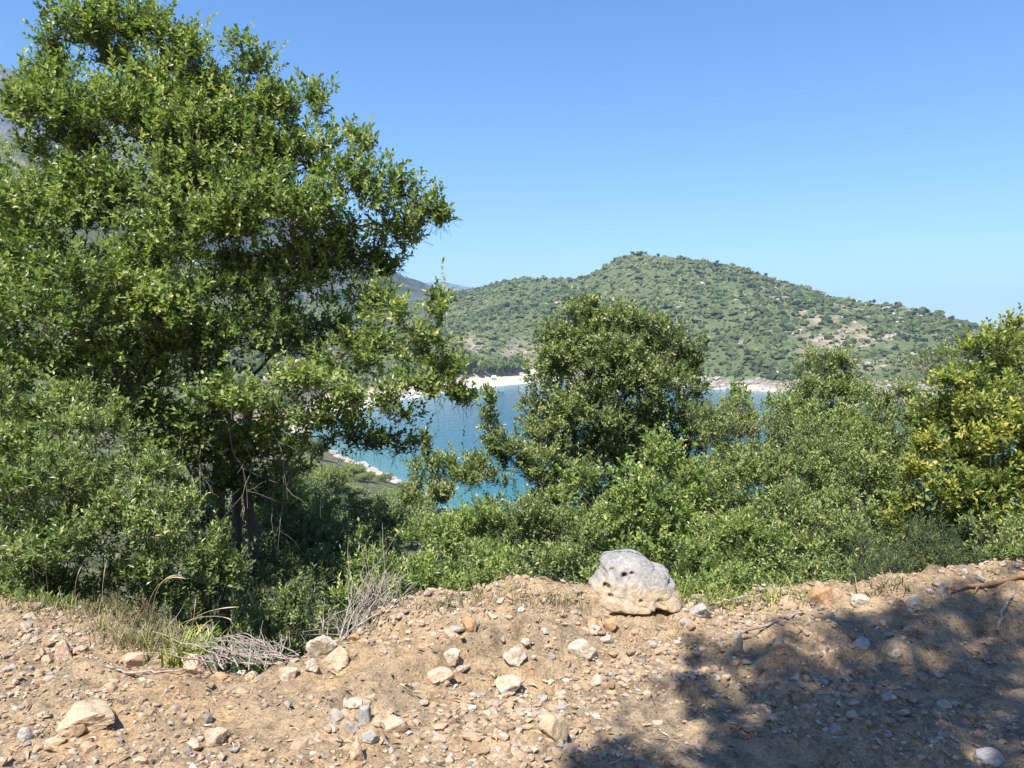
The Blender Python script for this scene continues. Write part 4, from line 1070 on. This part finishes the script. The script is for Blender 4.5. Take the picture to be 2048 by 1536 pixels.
o = obj('leaf_litter', mesh_np('leaf_litter', V, F, m, {'tint': A}), kind='stuff'); o['label'] = 'dry leaves and straw scattered over the dirt verge'; o['category'] = 'litter'

# ------------------------------------------------------------------ dead brushwood, sticks, grass
def brush(name, label, cat, base, stems_, mat, r0):
    """stems_: list of (start, end); each throws side twigs; every stem is a part"""
    base = np.asarray(base, float)
    root = thing(name, label, cat, tuple(base))
    r_ = np.random.default_rng(int(abs(base[0] * 1000)) + 3)
    for a0, b0 in stems_:
        p_ = wiggle(a0, b0, 9, .07, r_, .05)
        paths = [(p_, np.linspace(r0, r0 * .35, 9))]
        for q in range(r_.integers(2, 5)):
            j = r_.integers(2, 8)
            dd = norm(p_[-1] - p_[0]) * .6 + r_.normal(0, .5, 3)
            e = p_[j] + norm(dd) * np.linalg.norm(p_[-1] - p_[0]) * r_.uniform(.2, .45)
            pp = wiggle(p_[j], e, 5, .1, r_)
            paths.append((pp, np.linspace(r0 * .5, r0 * .2, 5)))
        v_, f_ = tubes(paths, 4)
        obj('twig', mesh_np('twig', v_ - base, f_, M[mat], None, True), root)
    return root
rg = np.random.default_rng(88)
b0 = on_ground(655, 1290)
st = []
for k in range(46):
    a = P(rg.uniform(640, 740), rg.uniform(1225, 1275), rg.uniform(4.75, 5.3)); a[2] = min(a[2], ground_z(a[0], a[1]) + .12)
    e = P(rg.uniform(700, 830), rg.uniform(1140, 1205), rg.uniform(4.9, 5.5))
    st.append((a, e))
for (xa, ya, xb, yb) in ((650, 1275, 640, 1210), (655, 1270, 662, 1215), (648, 1262, 630, 1222)):
    st.append((P(xa, ya, 4.7), P(xb, yb, 4.7)))
brush('brushwood', 'leaning heap of grey dead brushwood against the low green bush', 'brushwood', b0, st, 'dead_wood', .0055)
b1 = on_ground(500, 1335)
st = []
for k in range(52):
    x0 = rg.uniform(395, 600); d0 = rg.uniform(4.3, 4.65)
    a = P(x0, 1330 + rg.uniform(-20, 12), d0)
    e = P(x0 + rg.uniform(-150, 40), rg.uniform(1262, 1325), d0 + rg.uniform(-.1, .25))
    st.append((a, e))
for (xa, ya, xb, yb) in ((545, 1320, 520, 1258), (560, 1310, 565, 1270), (530, 1290, 480, 1262), (575, 1335, 640, 1290)):
    st.append((P(xa, ya, 4.45), P(xb, yb, 4.5)))
brush('brushwood', 'tangled pile of bleached twigs at the lip of the gully', 'brushwood', b1, st, 'dead_wood', .0045)
# dry vines hanging beneath the big tree
st = []
for k in range(20):
    x0 = rg.uniform(330, 640); d0 = rg.uniform(7.4, 8.4)
    a = P(x0, rg.uniform(830, 900), d0); e = P(x0 + rg.uniform(-50, 50), rg.uniform(930, 1120), d0 + rg.uniform(-.1, .2))
    st.append((a, e))
brush('dry_vine', 'dry grey vines hanging below the big left tree', 'vine', P(450, 860, 7.9), st, 'dead_wood', .004)

def stick(label, pix, r0, mat, lift=.02, seed=1, side=True):
    r_ = np.random.default_rng(seed)
    pts = np.array([on_ground(*q) for q in pix]); pts[:, 2] += lift
    t0 = np.linspace(0, 1, len(pts)); t1_ = np.linspace(0, 1, 14)
    p_ = np.stack([np.interp(t1_, t0, pts[:, k]) for k in range(3)], -1) + r_.normal(0, .006, (14, 3))
    base = p_[0].copy()
    paths = [(p_, np.linspace(r0, r0 * .45, 14))]
    if side:
        for j in (5, 9):
            e = p_[j] + norm(p_[j + 2] - p_[j] + r_.normal(0, .08, 3)) * .16
            paths.append((wiggle(p_[j], e, 5, .08, r_), np.linspace(r0 * .5, r0 * .2, 5)))
    v_, f_ = tubes(paths, 6)
    obj('stick', mesh_np('stick', v_ - base, f_, M[mat], None, True), None, tuple(base), label, 'stick')
stick('thin pale stick lying across the mouth of the gully', [(212, 1340), (255, 1352), (330, 1350), (400, 1340)], .008, 'dead_wood', .02, 1, False)
stick('brown fallen branch along the verge at the right edge', [(2060, 1160), (1980, 1178), (1920, 1186), (1865, 1182)], .022, 'brown_wood', .035, 2)
stick('dark stick slanting across the shaded verge right of the boulder', [(1475, 1275), (1540, 1250), (1600, 1236), (1660, 1222)], .01, 'dead_wood', .03, 3)
stick('grey stick poking out of the bush right of the boulder', [(1425, 1226), (1460, 1216), (1500, 1207), (1540, 1200)], .009, 'dead_wood', .06, 4, False)
stick('short forked stick high on the shaded verge near the right edge', [(1995, 1250), (2005, 1235), (2012, 1218), (2030, 1196)], .012, 'dead_wood', .04, 5)
stick('short dark stick in the lower shade', [(1460, 1460), (1490, 1466), (1530, 1470)], .008, 'brown_wood', .015, 6, False)

def tuft(name, label, spots, blades, length, mat, seed, width=.005, droop=.6, heads=0):
    r_ = np.random.default_rng(seed)
    V = []; F = []; A = []; off = 0
    base = np.asarray(spots[0][:3], float)
    for (x0, y0, z0, rad_) in spots:
        for k in range(blades):
            a = r_.uniform(0, 6.28); q0 = np.array([x0 + r_.normal(0, rad_), y0 + r_.normal(0, rad_ * .6), z0])
            out = np.array([math.cos(a), math.sin(a), 0]); L_ = length * r_.uniform(.5, 1.3)
            t = np.linspace(0, 1, 6)[:, None]
            lean = r_.uniform(.15, .7)
            p_ = q0 + out * L_ * (lean * t + .25 * t * t) + np.array([0, 0, 1]) * L_ * (t - droop * r_.uniform(.5, 1) * t ** 3 * .7)
            sd = np.array([-out[1], out[0], 0]) * width * r_.uniform(.7, 1.3)
            wv = (1 - t) ** .6 + .08
            V.append(np.stack([p_ - sd * wv, p_ + sd * wv], 1).reshape(-1, 3))
            i = np.arange(5)[:, None] * 2
            F.append(np.concatenate([i, i + 1, i + 3, i + 2], 1) + off); off += 12
            A.append(np.full(12, np.clip(r_.normal(.5, .22), 0, 1)))
    root = thing(name, label, 'grass', tuple(base))
    obj('blades', mesh_np('blades', np.concatenate(V) - base, np.concatenate(F), M[mat], {'tint': np.concatenate(A)}), root, kind='stuff')
    return root
def gp(px, py, rad_, dz=0): 
    q = on_ground(px, py); return (q[0], q[1], q[2] + dz, rad_)
t_ = tuft('grass_tuft', 'green arching grass tuft beside the bleached twig pile', [gp(370, 1325, .06), (*P(345, 1315, 4.75), .06), (*P(395, 1310, 4.75), .05)], 90, .2, 'grass_green', 1, .0055)
t_ = tuft('grass_tuft', 'dry brownish grass and heather clump left of the green tuft', [gp(290, 1290, .09), gp(250, 1285, .1), gp(320, 1300, .08), gp(210, 1262, .1)], 110, .15, 'grass_dry', 2, .0025, .4)
t_ = tuft('grass_tuft', 'thin dry weeds at the foot of the left bush', [gp(100, 1225, .12), gp(40, 1218, .1), gp(160, 1235, .12)], 60, .13, 'grass_dry', 3, .0025, .5)
t_ = tuft('grass_tuft', 'pale dry grass along the foot of the low green bush', [gp(960, 1205, .15), gp(880, 1215, .12), gp(1060, 1205, .14), gp(1120, 1212, .1)], 60, .16, 'grass_dry', 4, .0025, .4)
t_ = tuft('grass_tuft', 'green grass fringe between the boulder and the right bushes', [gp(1420, 1215, .08), gp(1480, 1212, .12), gp(1560, 1205, .12), gp(1340, 1208, .1)], 60, .17, 'grass_green', 5, .003, .5)
t_ = tuft('grass_tuft', 'weedy sprout at the foot of the dark fine needled bush', [gp(1780, 1180, .06), gp(1740, 1190, .06)], 24, .14, 'grass_dry', 6, .004, .5)
# arching seed stalks
def stalks(label, arcs, seed):
    base = P(*arcs[0][0])
    root = thing('seed_stalks', label, 'grass', tuple(base))
    for arc in arcs:
        pts = np.array([P(*q) for q in arc]); t0 = np.linspace(0, 1, len(pts)); t1_ = np.linspace(0, 1, 16)
        cs = np.polyfit(t0, pts, min(3, len(pts) - 1)); p_ = sum(cs[k][None] * t1_[:, None] ** (len(cs) - 1 - k) for k in range(len(cs)))
        r_ = np.full(16, .0013); r_[12:] = [.003, .0042, .0035, .001]
        v_, f_ = tubes([(p_, r_)], 5)
        nm = mesh_np('stalk', v_ - base, f_, M['straw'], None, True)
        obj('stalk', nm, root)
m, n, l, b = mat_new('straw'); M['straw'] = m
b.inputs['Base Color'].default_value = (.50, .37, .22, 1); b.inputs['Roughness'].default_value = .7
t1 = tex_noise(n, l, 60, 3, .6, geo_pos(n)); r = ramp(n, [(.3, (.34, .24, .13)), (.7, (.58, .46, .30))]); l.new(t1.outputs[0], r.inputs[0]); l.new(r.outputs[0], b.inputs['Base Color'])
stalks('long arching straw stalks with drooping seed heads over the gully', [
    [(330, 1310, 4.8), (370, 1250, 4.75), (420, 1222, 4.7), (478, 1214, 4.65)],
    [(325, 1300, 4.8), (355, 1255, 4.75), (400, 1232, 4.7), (450, 1236, 4.65), (462, 1245, 4.65)],
    [(300, 1290, 4.9), (305, 1220, 4.85), (320, 1170, 4.8), (358, 1150, 4.8)],
    [(290, 1280, 4.9), (300, 1200, 4.85), (330, 1160, 4.8), (372, 1158, 4.75)],
    [(335, 1300, 4.8), (380, 1262, 4.7), (410, 1250, 4.7), (416, 1275, 4.65)],
    [(215, 1250, 5.1), (205, 1190, 5.1), (214, 1120, 5.1)], [(160, 1240, 5.2), (150, 1180, 5.2), (165, 1130, 5.2)],
    [(375, 1300, 4.7), (385, 1250, 4.7), (392, 1195, 4.7)]], 1)

# ------------------------------------------------------------------ on the beach
def simple_mat(name, col, rough=.6):
    m, n, l, b = mat_new(name)
    t = tex_noise(n, l, 3, 3, .5, geo_pos(n)); r = ramp(n, [(.3, tuple(q * .88 for q in col)), (.7, tuple(min(q * 1.06, .9) for q in col))]); l.new(t.outputs[0], r.inputs[0]); l.new(r.outputs[0], b.inputs['Base Color'])
    b.inputs['Roughness'].default_value = rough
    return m
def box(cx, cy, cz, sx_, sy_, sz_, off=0):
    v = np.array([(cx + a * sx_ / 2, cy + b_ * sy_ / 2, cz + c_ * sz_ / 2) for a in (-1, 1) for b_ in (-1, 1) for c_ in (-1, 1)])
    return v, np.array([(0, 1, 3, 2), (4, 6, 7, 5), (0, 4, 5, 1), (2, 3, 7, 6), (0, 2, 6, 4), (1, 5, 7, 3)]) + off
def beach_at(px, t): return headland_at(px, t)
M['canvas_green'] = simple_mat('canvas_green', (.06, .30, .22)); M['canvas_white'] = simple_mat('canvas_white', (.78, .78, .76)); M['glass_dark'] = simple_mat('glass_dark', (.03, .035, .04), .15)
M['skin'] = simple_mat('skin', (.45, .27, .19)); M['rubber'] = simple_mat('rubber', (.03, .03, .03)); M['cloth_red'] = simple_mat('cloth_red', (.45, .10, .08)); M['cloth_blue'] = simple_mat('cloth_blue', (.06, .10, .25)); M['metal'] = simple_mat('metal', (.5, .5, .5), .4)
# beach tent: gabled canvas on a low green wall
q = beach_at(988, .085)
root = thing('beach_tent', 'white topped green beach tent standing on the sand', 'tent', tuple(q))
tv = np.array([(-1.6, -1.3, 1.5), (1.6, -1.3, 1.5), (1.6, 1.3, 1.5), (-1.6, 1.3, 1.5), (-1.2, 0, 2.9), (1.2, 0, 2.9)])
obj('canvas_roof', mesh_np('canvas_roof', tv, [np.array([(0, 1, 5, 4), (2, 3, 4, 5)]), np.array([(0, 4, 3), (1, 2, 5)])], M['canvas_white']), root)
v_, f_ = box(0, 0, .9, 2.9, 2.3, 1.1); obj('canvas_wall', mesh_np('canvas_wall', v_, f_, M['canvas_green']), root)
for a in (-1.4, 1.4):
    for b_ in (-1.1, 1.1):
        v_, f_ = tubes([(np.array([(a, b_, -.2), (a, b_, .8), (a, b_, 1.5)]), np.full(3, .05))], 6); obj('pole', mesh_np('pole', v_, f_, M['metal']), root)
# parked white van behind the beach
q = beach_at(1047, .155)
root = thing('parked_van', 'small white van parked at the right end of the beach', 'van', tuple(q + np.array([0, 0, .1])))
pf = np.array([(-2.5, .45), (2.3, .45), (2.5, .7), (2.45, 1.2), (1.7, 1.35), (1.1, 2.2), (-2.4, 2.25), (-2.55, 1.9)])
v_ = np.concatenate([np.stack([pf[:, 0], np.full(8, -.95), pf[:, 1]], -1), np.stack([pf[:, 0], np.full(8, .95), pf[:, 1]], -1)])
f4 = np.array([(k, (k + 1) % 8, (k + 1) % 8 + 8, k + 8) for k in range(8)])
me = bpy.data.meshes.new('body'); me.from_pydata(v_.tolist(), [], [list(map(int, r_)) for r_ in f4] + [list(range(8)), list(range(15, 7, -1))]); me.materials.append(M['canvas_white'])
obj('body', me, root)
for x0, w_ in ((.55, 1.0), (-.6, 1.1), (-1.8, 1.0)):
    v_, f_ = box(x0, -.955, 1.7, w_, .03, .55); obj('window', mesh_np('window', v_, f_, M['glass_dark']), root)
for x0 in (-1.6, 1.6):
    for y0 in (-.85, .85):
        v_, f_ = tubes([(np.array([(x0, y0 - .12, .38), (x0, y0 - .1, .38), (x0, y0 + .1, .38), (x0, y0 + .12, .38)]), np.array([.02, .38, .38, .02]))], 14); obj('wheel', mesh_np('wheel', v_, f_, M['rubber']), root)
# people on the sand
def person(label, loc, mat, lying=False, rot=0):
    me = bpy.data.meshes.new('person')
    J = [(0, 0, .92), (0, 0, 1.2), (0, 0, 1.45), (0, 0, 1.55), (0, 0, 1.7), (-.2, 0, 1.42), (-.27, .03, 1.15), (-.26, -.08, .9), (.2, 0, 1.42), (.27, .03, 1.15), (.26, -.08, .9),
         (-.1, 0, .88), (-.11, -.03, .48), (-.12, .02, .06), (-.12, -.14, .03), (.1, 0, .88), (.12, .03, .48), (.13, .08, .06), (.13, -.08, .03)]
    Rr = [.14, .13, .14, .055, .1, .065, .045, .035, .065, .045, .035, .09, .06, .04, .03, .09, .06, .04, .03]
    E = [(0, 1), (1, 2), (2, 3), (3, 4), (2, 5), (5, 6), (6, 7), (2, 8), (8, 9), (9, 10), (0, 11), (11, 12), (12, 13), (13, 14), (0, 15), (15, 16), (16, 17), (17, 18)]
    if lying: J = [(x_, z_ - .9, .16 - y_ * .6) for x_, y_, z_ in J]
    me.from_pydata(J, E, [])
    o = obj('person', me, None, loc, label, 'person')
    o.rotation_euler = (0, 0, rot)
    md = o.modifiers.new('skin', 'SKIN'); me.skin_vertices[0].data[0].use_root = True
    for k, r_ in enumerate(Rr): me.skin_vertices[0].data[k].radius = (r_, r_ * .85)
    o.modifiers.new('sub', 'SUBSURF').levels = 1
    me.materials.append(M['skin'])
    v_, f_ = tubes([(np.array([(0, 0, .8), (0, 0, .95), (0, 0, 1.02)]) if not lying else np.array([(0, -.1, .17), (0, .05, .17), (0, .12, .17)]), np.array([.2, .19, .17]))], 10)
    obj('swim_shorts', mesh_np('swim_shorts', v_, f_, M[mat], None, True), o)
person('person in dark swimwear standing at the waterline below the tent', tuple(beach_at(986, .022)), 'cloth_blue', False, .3)
person('person in red swimwear standing left of the tent near the water', tuple(beach_at(952, .02)), 'cloth_red', False, 1.2)
person('person in dark swimwear standing right of the tent on the sand', tuple(beach_at(1012, .05)), 'cloth_blue', False, 2.0)
person('person lying on the white shingle between the standing bathers', tuple(beach_at(966, .035)), 'cloth_red', True, 1.4)
# small white boat drifting off the beach
q = P(1003, 784, 24 * FPX / (784 - 690)); q[2] = SEA
root = thing('rowing_boat', 'small white boat floating just off the beach', 'boat', tuple(q))
xs2 = np.linspace(-1.6, 1.6, 9); hv = []
for x0 in xs2:
    wd = .62 * (1 - abs(x0 / 1.7) ** 2.6)
    hv += [(x0, -wd, .42 + .06 * x0 * x0), (x0, -wd * .6, -.08), (x0, wd * .6, -.08), (x0, wd, .42 + .06 * x0 * x0)]
obj('hull', mesh_np('hull', np.array(hv), grid_faces(9, 4), M['canvas_white'], None, True), root)
for x0 in (-.5, .5):
    v_, f_ = box(x0, 0, .3, .25, 1.0, .04); obj('seat', mesh_np('seat', v_, f_, M['brown_wood']), root)
# rocks at the near shore
rg = np.random.default_rng(123)
for i_, (px_, d_, s_) in enumerate([(880, 109, 1.6), (850, 118, 1.9), (815, 124, 2.2), (800, 128, 1.8), (780, 132, 2.4), (762, 136, 2.0), (745, 141, 2.2), (722, 147, 2.6), (700, 153, 2.4), (680, 160, 2.2), (660, 167, 2.6), (640, 176, 2.4), (790, 126, 1.4), (770, 130, 1.7)]):
    x_ = (px_ - 1024) / FPX * d_
    q, f = rock_shape(3, 3000 + i_ % 6, 10, .45)
    o = obj('shore_rock', mesh_np('shore_rock', q * np.array([1.2, 1.0, .5]) * s_ * .75, f, M[('rock_grey', 'rock_grey', 'rock_pink')[i_ % 3]], None, False), None, (x_, d_ - 2, max(ground_z(x_, d_ - 2), SEA - .1) + .02 * s_), 'weathered rock at the near waterline seen through the trees', 'rock', 'rocks along the near waterline')
    o.rotation_euler = (0, 0, rg.uniform(0, 6.28))
